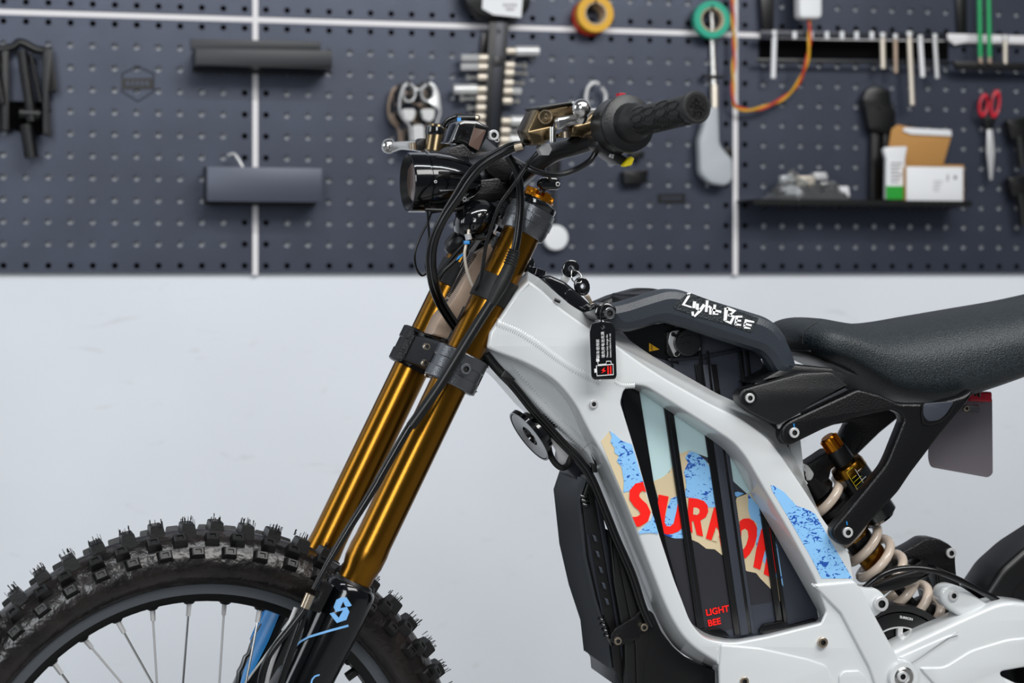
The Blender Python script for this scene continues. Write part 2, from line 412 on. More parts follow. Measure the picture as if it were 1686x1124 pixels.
# perforated steel panels
xs1 = W.at(420.5, 440, 0).x; xs2 = W.at(1211, 440, 0).x; pit = (xs2-xs1)/24; GAP = .0105
zb = W.at(700, 449, 0).z; zt = W.at(425, 37, 0).z; HP = zt-zb; PW = 24*pit-GAP
z0h = W.at(420, 437.5, 0).z-zb; pz = (W.at(50, 35, 0).z-W.at(50, 436.5, 0).z)/11
def panel_mesh():
    V = []; Fc = []; I = []; r = .0053; n = 16; T = .0016; ez = [0]+[z0h+(j+.5)*pz for j in range(11)]+[HP]
    ex = [-PW/2]+[-12*pit+i*pit for i in range(1, 24)]+[PW/2]
    def vt(x, y, z): V.append(Vector((x, y, z))); return len(V)-1
    for i in range(24):
        for j in range(12):
            x0, x1, za, zc = ex[i], ex[i+1], ez[j], ez[j+1]; cx = -12*pit+(i+.5)*pit; cz = z0h+j*pz
            inn = []; bk = []; out = []
            for k in range(n):
                a = 2*pi*k/n+pi/4; c_, s_ = cos(a), sin(a); inn.append(vt(cx+r*c_, 0, cz+r*s_)); bk.append(vt(cx+r*c_, T, cz+r*s_))
                sx = (x1-cx if c_ > 0 else cx-x0)/max(abs(c_), 1e-6); sz = (zc-cz if s_ > 0 else cz-za)/max(abs(s_), 1e-6)
                if k % 4 == 0: out.append(vt(x1 if c_ > 0 else x0, 0, zc if s_ > 0 else za))
                else:
                    # interpolate between the corners so cells meet cleanly
                    q = (k//4); cs = [(x1, zc), (x0, zc), (x0, za), (x1, za)]; A_, B_ = cs[q], cs[(q+1) % 4]; t = (k % 4)/4
                    out.append(vt(A_[0]+(B_[0]-A_[0])*t, 0, A_[1]+(B_[1]-A_[1])*t))
            for k in range(n):
                l = (k+1) % n; Fc.append((inn[k], inn[l], out[l], out[k])); Fc.append((inn[l], inn[k], bk[k], bk[l])); I += [0, 0]
    # folded rim and the hidden flange behind the outer holes
    def bx(x0, x1, y0, y1, za, zc, mi):
        k = len(V); V.extend(Vector((x, y, z)) for x in (x0, x1) for y in (y0, y1) for z in (za, zc))
        for f in ((0, 1, 3, 2), (4, 6, 7, 5), (0, 4, 5, 1), (2, 3, 7, 6), (0, 2, 6, 4), (1, 5, 7, 3)): Fc.append(tuple(a+k for a in f)); I.append(mi)
    h = PW/2; D = .0110
    bx(-h, -h+.0012, .0003, D, 0, HP, 0); bx(h-.0012, h, .0003, D, 0, HP, 0); bx(-h, h, .0003, D, 0, .0012, 0); bx(-h, h, .0003, D, HP-.0012, HP, 0)
    fl = .026
    bx(-h+.0013, -h+fl, .0045, .006, .0013, HP-.0013, 1); bx(h-fl, h-.0013, .0045, .006, .0013, HP-.0013, 1)
    bx(-h+.0013, h-.0013, .0043, .0058, .0013, fl-.004, 1); bx(-h+.0013, h-.0013, .0043, .0058, HP-fl, HP-.0013, 1)
    me = bpy.data.meshes.new('pegboard_panel'); me.from_pydata([tuple(v) for v in V], [], Fc); me.materials.append(M['peg']); me.materials.append(M['pegdark'])
    for p, i in zip(me.polygons, I): p.material_index = i
    return me
pm = panel_mesh()
xc = [(xs1+xs2)/2-24*pit, (xs1+xs2)/2, (xs1+xs2)/2+24*pit]
lab = ['left panel with the black clamp tools hung on it', 'middle panel behind the handlebar', 'right panel with the open carton and red scissors']
labt = ['upper left panel above the upper black shelf', 'upper middle panel behind the yellow tape roll', 'upper right panel with the white power adapter']
for i in range(3):
    for j in range(2):
        o = inst('pegboard_panel', pm, None, Matrix.Translation(Vector((xc[i], YP, zb+j*(HP+GAP)))))
        props(o, 'dark blue-grey perforated steel pegboard, '+(lab, labt)[j][i], 'pegboard', 'perforated steel panels on the wall')
# white strips added to keep the gaps between the panels bright
k = 0
for (x, ) in ((xs1,), (xs2,)):
    k += 1; struct('bright_gap_strip_%d' % k, (x, YP+.0055, zb+HP+.01-.004), GAP/2-.0004, .0052, HP+.01, 'stripw')
k += 1; struct('bright_gap_strip_%d' % k, (xc[1], YP+.0065, zb+HP+GAP/2), 36*pit, .0047, GAP/2-.0004, 'stripw')

# ================================================================ THE MOTORCYCLE
FWH = FW.copy(); 
bike = empty('electric_motorcycle', (0, 0, 0), 'white off-road electric motorcycle with gold fork and black seat, parked before the pegboard wall', 'motorcycle')
nS = S.n
def SL(x, y, l): return S.at(x, y, l)
# ---- front wheel
WC = SL(317, 1328, 0); e0 = S.u.copy(); e1 = S.v.copy()
RO = .2480; RI = .2190; RK_ = .3025
# tyre: profile (lateral, radius)
tp = []
for i in range(25):
    a = -2.45+4.9*i/24; tp.append((.0360*sin(a)*(1 if abs(a) < 1.6 else 1), .2565+.0375*cos(a)*(1 if cos(a) > 0 else .55)))
tyre = ring('tyre', WC, nS, [(d, r) for d, r in tp]+[(.018, RO-.006), (-.018, RO-.006)], 'tyre', bike, seg=120, sharp=70)
rim = ring('rim', WC, nS, [(-.0165, RO+.002), (-.0180, RO-.002), (-.0185, RO-.014), (-.0150, RI+.008), (-.010, RI+.001), (0, RI-.001), (.010, RI+.001), (.0150, RI+.008), (.0185, RO-.014), (.0180, RO-.002), (.0165, RO+.002), (.012, RO-.006), (-.012, RO-.006)], 'rim', bike, seg=120, sharp=25)
def wheelM(ang, rad, lat, tilt=0):
    """local x = tangent, y = lateral (away), z = outward"""
    o = e0*cos(ang)+e1*sin(ang); t = nS.cross(o).normalized(); l = nS
    if tilt:
        R = Matrix.Rotation(tilt, 3, t); o2 = R @ o; l2 = R @ l
    else: o2, l2 = o, l
    p = WC+o*rad+nS*lat
    return Matrix(((t.x, l2.x, o2.x, p.x), (t.y, l2.y, o2.y, p.y), (t.z, l2.z, o2.z, p.z), (0, 0, 0, 1)))
def block_mesh(nm, a, b, h, tx, ty, step=False):
    # tapered lug with a sunk top face
    V = []
    for (sx, sy, z) in ((a*1.12, b*1.12, -.006), (a*tx, b*ty, h-.0012), (a*tx*.82, b*ty*.82, h), (a*tx*.5, b*ty*.5, h), (a*tx*.42, b*ty*.42, h-.0016)):
        V += [Vector((x*sx, y*sy, z)) for x, y in ((-1, -1), (1, -1), (1, 1), (-1, 1))]
    Fc = []
    for k in range(4):
        for i in range(4): j = (i+1) % 4; Fc.append((4*k+i, 4*k+j, 4*k+4+j, 4*k+4+i))
    Fc.append((16, 17, 18, 19))
    return mesh(nm, V, Fc, 'knob', sharp=25)
bmC = block_mesh('tread_block', .0072, .0115, .0085, .92, .94); bmS = block_mesh('tread_block', .0075, .0062, .0090, .86, .84); bmE = block_mesh('tread_block', .0080, .0058, .0078, .8, .75)
random.seed(4)
NB = 60; hj = Join()
for i in range(NB):
    a = 2*pi*i/NB+.03
    inst('tread_block', bmC, tyre, wheelM(a, RK_-.0085, (-.0045 if i % 2 else .0045)))
    for s in (-1, 1):
        inst('tread_block', bmS, tyre, wheelM(a+.36*2*pi/NB*(1 if i % 2 else .7), .2565+.0285, s*.0225, -s*.62))
    if 0.02*pi < a < .95*pi:      # rubber whiskers left from the mould on the top lugs
        for q in range(13):
            Mx = wheelM(a, RK_, 0); x = random.uniform(-.0075, .0075); y = random.uniform(-.014, .014); hh = random.uniform(.003, .0075); r = .00034
            b0 = [Mx @ Vector((x+dx*r, y+dy*r, -.001)) for dx, dy in ((-1, -1), (1, -1), (0, 1.2))]; tip = [p+((Mx @ Vector((random.uniform(-.0006, .0006), 0, hh)))-(Mx @ Vector((0, 0, 0)))) for p in b0]
            hj.add((b0+tip, [(0, 1, 4, 3), (1, 2, 5, 4), (2, 0, 3, 5), (3, 4, 5)]))
hs = hj.build('mould_whiskers', 'knob', tyre); props(hs, kind='stuff')
for i in range(52):
    a = 2*pi*i/52+.01
    for s in (-1, 1): inst('tread_block', bmE, tyre, wheelM(a, .2565+.0185, s*.0322, -s*1.1))
ring('rim_flank', WC, nS, [(-.0192, RO-.0025), (-.0194, RO-.012), (-.0186, RI+.0105), (-.0160, RI+.0105), (-.0160, RO-.0025)], 'rimf', rim, seg=120, sharp=25)
ring('rim_flank', WC, nS, [(.0192, RO-.0025), (.0194, RO-.012), (.0186, RI+.0105), (.0160, RI+.0105), (.0160, RO-.0025)], 'rimf', rim, seg=120, sharp=25)
# spokes
HUBR = .026
def spoke_geo(k):
    side = -1 if k % 2 == 0 else 1; lead = 1 if (k % 4) < 2 else -1
    A = Vector((0, side*.002, RI-.001)); ang = lead*1.25
    Bp = Vector((HUBR*sin(ang), side*.026, HUBR*cos(ang))); return A, Bp
sp = []; npm = []
for k in range(4):
    A_, B_ = spoke_geo(k); d = (B_-A_).normalized(); g = tube_geo([A_, B_], .00125, 8); sp.append(mesh('spoke', g[0], g[1], 'steelw' if k % 2 else 'steel'))
    j = Join(); j.add(tube_geo([A_-d*.004, A_+d*.0015, A_+d*.0016, A_+d*.0145], [.0036, .0036, .0029, .0026], 6)); npm.append(mesh('spoke_nipple', j.V, j.F, 'steelw'))
seat_m = None
V, Fc = lathe_geo(Vector((0, 0, RI-.003)), Vector((0, 0, 1)), [(0, .0), (0, .0045), (.002, .0065), (.006, .0085)], 12); seat_m = mesh('nipple_seat', V, Fc, 'rim')
A0 = math.atan2((1362-983-0), -6)+.0
base = None
o_ = SL(311, 983, 0)-WC; base = math.atan2(o_.dot(e1), o_.dot(e0))
for i in range(36):
    a = base+2*pi*i/36; kk = (i+2) % 4; Mx = wheelM(a, 0, 0)
    inst('spoke', sp[kk], rim, Mx); inst('spoke_nipple', npm[kk], rim, Mx); inst('nipple_seat', seat_m, rim, Mx)
lathe('hub', WC-nS*.05, nS, [(0, .012), (.02, .014), (.023, .03), (.028, .031), (.031, .018), (.05, .015), (.069, .018), (.072, .031), (.077, .03), (.08, .014), (.1, .012)], 'castd', rim)
ring('brake_disc', WC-nS*.034, nS, [(0, .070), (0, .0965), (.0022, .0965), (.0022, .070)], 'beige', bike, seg=64)
lathe('brake_disc_carrier', WC-nS*.0335, nS, [(0, .074), (.0012, .074)], 'castd', bike, seg=6)
# valve
vb = SL(615, 1083, 0); vt_ = SL(566, 1119, 0); vd = (vt_-vb).normalized()
lathe('valve', SL(606, 1089, 0), vd, [(0, .0035), (.004, .0045), (.006, .0045), (.0065, .0032), (.012, .0032), (.0122, .0052), (.028, .0052), (.0285, .0035)], ['blk'], bike, seg=16)
lathe('valve_nut', SL(604, 1090, 0), vd, [(.003, .0056), (.0075, .0056)], 'golds', bike, seg=6)
# ---- fork
def axpt(x0, y0, slope, y): return x0+(y0-y)*slope
nax = lambda y, l=-.075: SL(axpt(668, 780, .482, y), y, l)
fax = lambda y, l=.075: SL(axpt(593, 780, .4835, y), y, l)
nb, ntp = nax(975), nax(352); L_n = (ntp-nb).length; dn = (ntp-nb).normalized()
def ty(f, y, b0, d): return (f(y)-b0).dot(d)
r0 = .0200
lathe('fork_tube', nb, dn, [(0, .0178), (ty(nax, 940, nb, dn), .0180), (ty(nax, 925, nb, dn), .0205), (ty(nax, 905, nb, dn), .0208), (ty(nax, 892, nb, dn), r0), (L_n, r0)], 'gold', bike, seg=64, sharp=50)
fb, ftp = fax(975), fax(352); df = (ftp-fb).normalized()
lathe('fork_tube', fb, df, [(0, .0195), (ty(fax, 905, fb, df), .0208), (ty(fax, 885, fb, df), r0), ((ftp-fb).length, r0)], 'gold', bike, seg=64, sharp=50)
# sliders
def slider(f, lbl):
    b = f(966); e = f(1330); d = (e-b); Ld = d.length
    o = lathe('fork_slider', b, d, [(-.001, .0195), (-.003, .0245), (.0, .0268), (.006, .0278), (.030, .0285), (.09, .0272), (Ld, .0255)], 'anod', bike, seg=64, sharp=40)
    lathe('fork_seal', b, -d, [(.0, .0245), (.002, .0245), (.004, .0215), (.007, .0205)], 'blk', o, seg=48)
    lathe('axle_foot', e, d, [(-.02, .026), (0, .024), (.03, .016)], 'castd', o)
    return o, b, d
sl, slb, sld = slider(nax, None); slf, sfb, sfd = slider(fax, None)
# prints on the near slider
zz = lambda x, y: (370+x/5.793, 930+y/5.793)
zc_ = lambda l: [zz(*p) for p in l]
cyldecal('slider_print', zc_([(1065, 330), (1105, 310), (1160, 305), (1212, 385), (1188, 396), (1150, 393), (1130, 345), (1100, 412), (1165, 398), (1190, 445), (1160, 522), (1070, 552), (1000, 462), (1040, 448), (1088, 502), (1128, 432), (1060, 446), (1038, 400)]), slb, sld, .0289, 'sky', sl)
cyldecal('slider_print', ribbon(zc_([(1180, 577), (1000, 625), (800, 685), (720, 730), (660, 790), (620, 860), (550, 960)]), [3.6, 3.6, 3.4, 3, 2.2, 1.6, 1.2]), slb, sld, .0289, 'sky', sl)
cyldecal('slider_print', ribbon([zz(905, 1045), zz(860, 1060), zz(835, 1090), zz(818, 1150)], 2.6), slb, sld, .0285, 'sky', sl)
cyldecal('slider_print', ribbon([zz(545, 960), zz(590, 990), zz(560, 1100), zz(540, 1160)], 2.0), slb, sld, .0287, 'sky', sl)
cyldecal('slider_print', [zz(380, 380), zz(540, 430), zz(420, 720), zz(330, 900), zz(240, 1060), zz(170, 1160), zz(140, 1160), zz(180, 1000), zz(260, 820), zz(240, 700), zz(300, 560)], sfb, sfd, .0290, 'blue', slf)
cyldecal('slider_print', ribbon([zz(345, 560), zz(270, 690), zz(240, 760), zz(215, 840), zz(180, 870), zz(150, 960), zz(120, 1010), zz(110, 1150)], 2.6), sfb, sfd, .0292, 'blk', slf)
# hose guide
hg = plate('hose_guide', rnd([(526, 955), (536, 955), (550, 966), (528, 1010), (505, 1003), (508, 993), (522, 987), (529, 972), (521, 968)], 3), -.108, .018, 'castd', bike, bev=.002, fr=S)
# clamps
def ringclamp(name, f, y0, y1, rad, m, lip=.0012):
    a, b = f(y0), f(y1); d = b-a; L = d.length
    return lathe(name, a, d, [(0, rad-.003), (.001, rad-.0006), (.002, rad), (L*.33, rad), (L*.36, rad-lip), (L*.64, rad-lip), (L*.67, rad), (L-.002, rad), (L-.001, rad-.0006), (L, rad-.003)], m, bike, seg=48, sharp=25)
lc = ringclamp('lower_clamp', nax, 634, 581, .0285, 'casting'); lcf = ringclamp('lower_clamp', fax, 607, 551, .0285, 'castd')
j = Join()
def crown(y, hh, w_, dz):   # bridge between the legs
    a = (nax(y)+fax(y-22*(y/600)))/2; j.add(box_geo(a, AX*hh, S.n*w_, S.n.cross(AX)*dz, .004))
cA, cB = nax(603), fax(580); mid = (cA+cB)/2; X_ = S.n.cross(AX).normalized()
j.add(box_geo(mid+X_*.000, AX*.0155, S.n*.052, X_*.019, .004)); j.add(box_geo(mid+X_*.014, AX*.014, S.n*.034, X_*.024, .006))
crown_lo = j.build('lower_triple_clamp', 'castd', bike)
for (x, y, r) in ((702, 570, 6.0), (699, 597, 6.0), (707, 601, 4.5), (703, 617, 4.5)): bolt(x, y, -.040, r, crown_lo, fr=S, m='zinc', h=1.0)
bolt(766, 607, -.1030, 9.5, lc, fr=S, m='casting', h=.6); 
# upper clamp
cA, cB = nax(362), fax(340); mid = (cA+cB)/2
j = Join(); j.add(box_geo(mid-AX*.004, AX*.0085, S.n*.052, X_*.018, .004)); crown_up = j.build('upper_triple_clamp', 'castd', bike)
a, b = nax(384), nax(346); L = (b-a).length
uc = lathe('upper_clamp', a, dn, [(-.001, .0225), (0, .0240), (.006, .0252), (.012, .0254), (.0125, .0262), (.021, .0262), (.0218, .0250), (.029, .0246), (.030, .0225)], 'casting', bike, seg=56, sharp=25)
a2 = a+dn*.030
lathe('fork_top_cap', a2, dn, [(0, .0225), (.0015, .0232), (.006, .0232), (.008, .0215), (.009, .019)], 'blkg', bike, seg=48)
kn = a2+dn*.009
tk = Join(); tk.add(lathe_geo(kn, dn, [(0, 0), (0, .0165), (.0035, .0165), (.0045, .015), (.0045, 0)], 32))
_, u_, v_ = basis(dn)
for q in range(6):
    aa = q*pi/3+.3; dd = u_*cos(aa)+v_*sin(aa); tk.add(box_geo(kn+dd*.0115+dn*.0062, dd*.0042, dn*.0028, dn.cross(dd)*.0032, .0008))
tk.build('compression_adjuster', 'golds', bike)
j = Join(); j.add(tube_geo([kn, kn+dn*.014, SL(905, 303, -.078)], .0035, 10)); 
j.build('adjuster_lever', 'blk', bike)
pl_ = plate('adjuster_lug', rnd([(889, 300), (897, 291), (919, 293), (926, 303), (920, 313), (904, 312), (893, 312)], 5), -.092, .014, 'blkg', bike, bev=.002, fr=S); bolt(918, 303, -.092, 4, pl_, fr=S, m='steelw')
fa = fax(352); lathe('fork_top_cap', fa-df*.012, df, [(0, .0255), (.018, .0255), (.02, .021), (.028, .019)], 'castd', bike)
# fork bumpers and straps
for f, y0, y1 in ((nax, 498, 458), (fax, 474, 436)):
    a, b = f(y0), f(y1); d = b-a; lathe('fork_guard_band', a, d, [(0, .0208), (.0006, .0222), (d.length-.0006, .0222), (d.length, .0208)], 'blkr', bike, seg=48)
plate('steering_stop', rnd([(838, 454), (855, 468), (853, 478), (849, 490), (843, 507), (836, 505), (838, 497), (822, 490)], 4), -.082, .022, 'blkr', bike, bev=.002, fr=S)
plate('number_board', rnd([(808, 399), (786, 416), (755, 479), (737, 507), (724, 522), (710, 551), (741, 560), (757, 526), (780, 476), (798, 438), (813, 409)], 3), -.020, .030, 'beige', bike, bev=.002, fr=S)
lathe('steering_head', (nax(545)+fax(523))/2+X_*.0, AX, [(-.02, .021), (.02, .021), (.022, .019), (.09, .019), (.092, .021), (.105, .021)], 'castd', bike)
j = Join()
for q in range(30):
    t = q/29; x = 783+(739-783)*t; y = 418+(486-418)*t; j.add(box_geo(SL(x-1.5, y+1, -.021), X_*.0022, S.n*.001, AX*.0005))
j.build('board_teeth', 'blk', bike)
# headlight
Hh = Vector((0, 0, 1)).cross(S.n).normalized(); 
if Hh.x > 0: Hh = -Hh
Hx = (Hh+Vector((0, 0, -.02))).normalized()
HL = SL(671, 300, -.010)
hb = lathe('headlight', HL, -Hx, [(.006, .0275), (0, .0292), (0, .0312), (.002, .0320), (.018, .0322), (.0185, .0312), (.0195, .0312), (.020, .0320), (.030, .0318), (.045, .0295), (.060, .0245), (.072, .0185), (.079, .0120), (.082, .0)], 'anod', bike, seg=64, sharp=25, cap=False)
lathe('lamp_reflector', HL, -Hx, [(.0, .0292), (.001, .0285), (.010, .0225), (.011, .0)], 'blk', hb, seg=64, cap=False)
lathe('lamp_lens', HL, -Hx, [(.0045, .0), (.0045, .0190), (.0055, .0210), (.0105, .0215)], 'lens', hb, seg=8, cap=False)
_, hu, hv = basis(-Hx)
fj = Join()
for q in range(10):
    aa = 2*pi*q/10+.35; dd = hu*cos(aa)+hv*sin(aa)
    P_ = [HL-Hx*s+dd*r for s, r in ((.026, .0322), (.040, .0306), (.055, .0272), (.068, .0208), (.078, .0128))]
    fj.add(tube_geo([Vector(p) for p in crv(P_, 3, False)], .0017, 6))
fj.build('cooling_ribs', 'anod', hb)
for q, s in ((0, 1),): bolt(717, 299, -.045, 2.6, hb, fr=S, m='steelw')
tube('headlight_bracket', [(700, 345, -.03), (745, 346, -.032), (768, 338, -.02), (800, 320, .0)], .0022, 'blk', bike, fr=S)
tube('headlight_bracket', [(700, 341, .01), (745, 341, .012), (790, 330, .012)], .0022, 'blk', bike, fr=S)
plate('headlight_mount', rnd([(758, 322), (790, 296), (822, 292), (838, 318), (815, 334), (790, 330), (768, 340)], 5), -.02, .03, 'castd', bike, bev=.002, fr=S)
bolt(764, 327, -.03, 4.2, bike, fr=S, m='casting')
# glossy cover under the headlight
def blob(name, c, a, b, d, m, parent, prof):
    return lathe(name, c, a, prof, m, parent, seg=40, sharp=80, squash=d)
bc = SL(757, 382, -.02); bt = SL(812, 345, -.02)
blob('horn_cover', bc, bt-bc, None, .85, 'blkg', bike, [(-.004, .004), (0, .014), (.008, .0235), (.018, .0265), (.030, .0255), (.040, .020), (.046, .010), (.048, 0)])
blob('wire_boot', SL(742, 408, -.01), SL(772, 385, -.01)-SL(742, 408, -.01), None, .8, 'blk', bike, [(-.006, .004), (0, .012), (.012, .016), (.024, .013), (.030, .006)])
# ---- handlebar, grips, levers
HBP = [(1140, 176, -.36), (1035, 203, -.245), (990, 226, -.20), (950, 240, -.165), (915, 250, -.135), (885, 268, -.10), (862, 288, -.05), (850, 298, 0), (838, 284, .05), (818, 262, .10), (796, 242, .16), (780, 226, .22), (768, 214, .28), (757, 204, .36)]
tube('handlebar', HBP, .0098, 'blk', bike, fr=S, n=16)
ga, gb = SL(1148, 176, -.368), SL(1037, 203, -.245); gd = (gb-ga).normalized(); GL = (gb-ga).length
grip = lathe('grip', ga, gd, [(.0, .0125), (.0, .0140), (.001, .0152), (.005, .0155), (.008, .0148), (.010, .0138), (GL-.022, .0140), (GL-.018, .0146), (GL-.012, .0185), (GL-.004, .0195), (GL, .0195)], 'blkr', bike, seg=48, sharp=25)
lathe('grip_end_cap', ga, gd, [(-.0002, .0), (-.0002, .0118), (.001, .0126)], 'blk', grip, seg=40, cap=False)
fga, fgb = SL(757, 204, .372), SL(779, 226, .245); lathe('grip', fga, fgb-fga, [(0, .0135), (.001, .0150), (.006, .0152), (.010, .0138), (.100, .0142), (.108, .0185), (.118, .0190), (.119, .012)], 'blkr', bike, seg=40, sharp=25)
a_, gu, gv = basis(gd)
j = Join()   # raised emblem strokes in the cap
ez = lambda x, y: Vector(ga-gd*.0006+RT*0)+ (Vector((0, 0, 1))-gd*gd.z).normalized()*y*.001+ (gd.cross(Vector((0, 0, 1)))).normalized()*(-x)*.001
for seg in ([(-6, 8), (-2, 4), (2, 8), (2, 4), (6, 4)], [(-3, 2), (3, 2), (3, -1), (-3, -1), (-3, 2)], [(0, 2), (0, -1)], [(-7, 3), (-4, -1), (-8, -3)], [(7, 2), (5, -2), (8, -4)], [(-4, -4), (-4, -8), (0, -8), (0, -4), (-4, -4)], [(3, -4), (3, -8), (5, -8)]):
    j.add(tube_geo([ez(*p) for p in seg], .00055, 5))
j.build('cap_emblem', 'castd', grip)
j = Join()
for q in range(4):         # honeycomb ridges on the underside, fine ribs on top
    for s in range(-2, 3):
        c = ga+gd*(.022+q*.022); aa = s*.62+2.2+(.31 if q % 2 else 0)
        P_ = []
        for h in range(7):
            t = h*pi/3; ang = aa+.3*sin(t); dd = gu*cos(ang)+gv*sin(ang); P_.append(c+gd*(.0115*cos(t))+dd*.0142)
        j.add(tube_geo(P_, .0007, 5))
j.build('grip_ridges', 'blkr', grip)
j = Join()
for s in range(11):
    aa = -1.9+s*.13+pi; dd = gu*cos(aa)+gv*sin(aa); j.add(tube_geo([ga+gd*.014+dd*.0142, ga+gd*(GL-.024)+dd*.0144], .0005, 4))
j.build('grip_ribs', 'blkr', grip)
gc = SL(1037, 203, -.245)
lathe('throttle_flange', gc, gd, [(-.006, .0135), (-.005, .0195), (-.002, .0200), (.0005, .0255), (.001, .0282), (.004, .0290), (.007, .0282), (.008, .02)], 'plas', bike, seg=56, sharp=25)
th = lathe('throttle_housing', gc+gd*.0085, gd, [(0, .024), (.001, .0275), (.020, .0280), (.024, .0265), (.026, .018)], 'blk', bike, seg=40, sharp=25)
box('starter_button', gc+gd*.018+Vector((0, 0, 1))*.0282, gd*.003, gu*.003, gv*.003, 'redd', th, .0006)
sw = plate('switch_pod', rnd([(984, 222), (1000, 240), (1024, 254), (1036, 260), (1034, 268), (1022, 272), (1008, 262), (992, 250), (982, 240)], 4), -.225, .028, 'plas', bike, bev=.002, fr=S)
plate('switch_tab', rnd([(1026, 273), (1039, 257), (1045, 261), (1040, 272), (1029, 275)], 1.5), -.232, .008, 'yellow', sw, bev=.0008, fr=S)
cyl = text('switch_lettering', '65', 1002, 258, 1014, 263, 9, -.2262, 'wprint', sw, fr=S)
# near brake master cylinder
z3 = lambda x, y: (820+x/4.437, 130+y/4.437)
mcy = plate('brake_master_cylinder', rnd([z3(215, 378), z3(292, 215), z3(560, 178), z3(585, 230), z3(590, 300), z3(420, 310), z3(384, 440), z3(330, 480), z3(262, 487)], 4), -.178, .036, 'bronze', bike, bev=.003, fr=S)
plate('lower_reservoir_face', rnd([z3(215, 384), z3(390, 345), z3(384, 440), z3(262, 487)], 2), -.1795, .004, 'bronze', mcy, bev=.001, fr=S)
plate('reservoir_lid', rnd([z3(292, 212), z3(305, 200), z3(500, 168), z3(572, 162), z3(575, 182), z3(500, 190), z3(300, 226)], 2), -.182, .042, 'blk', mcy, bev=.0012, fr=S)
bolt(*z3(551, 172), -.184, 3, mcy, fr=S, m='steelw', axis=Vector((0, 0, 1)))
rc = S.at(*z3(345, 276), -.1795); ring('reservoir_window', rc, S.n, [(-.001, .0062), (-.001, .0072), (.002, .0072), (.002, .0062)], 'zinc', mcy, seg=28, sharp=20)
lathe('window_glass', rc, S.n, [(-.0003, .0062), (.002, .0062)], 'bronze', mcy, seg=24)
j = Join()
for (a, b) in (((330, 300), (345, 255)), ((345, 255), (362, 262)), ((338, 285), (358, 290)), ((352, 300), (362, 262))): j.add(tube_geo([S.at(*z3(*a), -.1805), S.at(*z3(*b), -.1805)], .0004, 5))
j.build('window_emblem', 'zinc', mcy)
lv = plate('brake_lever', rnd([z3(425, 300), z3(440, 280), z3(560, 262), z3(600, 245), z3(640, 250), z3(658, 275), z3(650, 305), z3(600, 320), z3(520, 335), z3(470, 370), z3(440, 375)], 5), -.205, .010, 'steel', bike, bev=.003, seg=3, fr=S)
lathe('lever_ball', S.at(*z3(608, 215), -.215), Vector((1, 0, 0)), [(-.0095, 0)]+[(-.0095*cos(a), .0095*sin(a)) for a in [pi*i/10 for i in range(1, 10)]]+[(.0095, 0)], 'steel', lv, seg=24, sharp=80)
tube('lever_neck', [(*z3(608, 225), -.214), (*z3(620, 262), -.208), (*z3(600, 300), -.203)], .0062, 'steel', lv, fr=S)
plate('lever_perch', rnd([z3(440, 400), z3(540, 395), z3(545, 340), z3(640, 320), z3(720, 300), z3(735, 440), z3(640, 445), z3(590, 420), z3(445, 430)], 4), -.185, .03, 'bronze', bike, bev=.002, fr=S)
tube('perch_bolt', [(*z3(400, 350), -.19), (*z3(398, 460), -.19)], .0035, 'steel', bike, fr=S)
tube('perch_bolt', [(*z3(490, 385), -.19), (*z3(492, 430), -.19)], .0055, 'zinc', bike, fr=S)
plate('perch_clamp', rnd([z3(620, 320), z3(700, 240), z3(745, 215), z3(740, 300), z3(730, 460), z3(640, 430), z3(600, 415)], 5), -.17, .02, 'bronze', bike, bev=.003, fr=S)
lathe('banjo_bolt', S.at(*z3(340, 512), -.168), S.n, [(-.003, .007), (.008, .0072)], 'steelw', bike, seg=6)
# far brake master, lever and display
z1 = lambda x, y: (620+x/4.437, 130+y/4.437)
fm = lathe('brake_master_cylinder', S.at(*z1(430, 545), .215), S.at(*z1(455, 400), .215)-S.at(*z1(430, 545), .215), [(0, .010), (.003, .0145), (.026, .0150), (.034, .0145)], 'bronze', bike, seg=32)
lathe('reservoir_cap', S.at(*z1(448, 408), .215), S.at(*z1(450, 330), .215)-S.at(*z1(448, 408), .215), [(0, .0148), (.002, .0155), (.009, .0145), (.013, .010), (.014, 0)], 'blkg', fm, seg=32, cap=False)
plate('master_body', rnd([z1(460, 420), z1(545, 400), z1(550, 480), z1(500, 560), z1(440, 560)], 6), .205, .03, 'bronze', fm, bev=.002, fr=S)
tube('brake_lever', [(*z1(90, 492), .28, .0085), (*z1(120, 495), .275, .0062), (*z1(180, 485), .26, .0052), (*z1(260, 488), .24, .0058), (*z1(340, 500), .225, .006)], .006, 'steel', bike, fr=S, n=14)
lathe('lever_ball', S.at(*z1(88, 490), .28), Vector((1, 0, 0)), [(-.0092, 0)]+[(-.0092*cos(a), .0092*sin(a)) for a in [pi*i/10 for i in range(1, 10)]]+[(.0092, 0)], 'steel', bike, seg=20, sharp=80)
tube('perch_bolt', [(*z1(265, 465), .22), (*z1(268, 515), .22)], .0045, 'zinc', bike, fr=S)
plate('lever_perch', rnd([z1(290, 475), z1(330, 430), z1(380, 440), z1(370, 520), z1(300, 525)], 3), .22, .02, 'blk', bike, fr=S)
dsp = plate('display_unit', rnd([z1(540, 470), z1(600, 318), z1(640, 300), z1(740, 305), z1(832, 350), z1(820, 410), z1(742, 560), z1(660, 500), z1(610, 470)], 4), .06, .045, 'blkg', bike, bev=.004, fr=S)
plate('display_screen', rnd([z1(715, 345), z1(808, 360), z1(745, 525), z1(672, 485)], 2), .0585, .003, 'lens', dsp, bev=.0006, fr=S)
plate('display_bezel', rnd([z1(728, 322), z1(815, 350), z1(808, 372), z1(716, 352)], 1), .0575, .003, 'castd', dsp, bev=.0006, fr=S)
tube('turn_switch', [(*z1(585, 285), .10), (*z1(715, 285), .10)], .0045, 'blk', bike, fr=S)
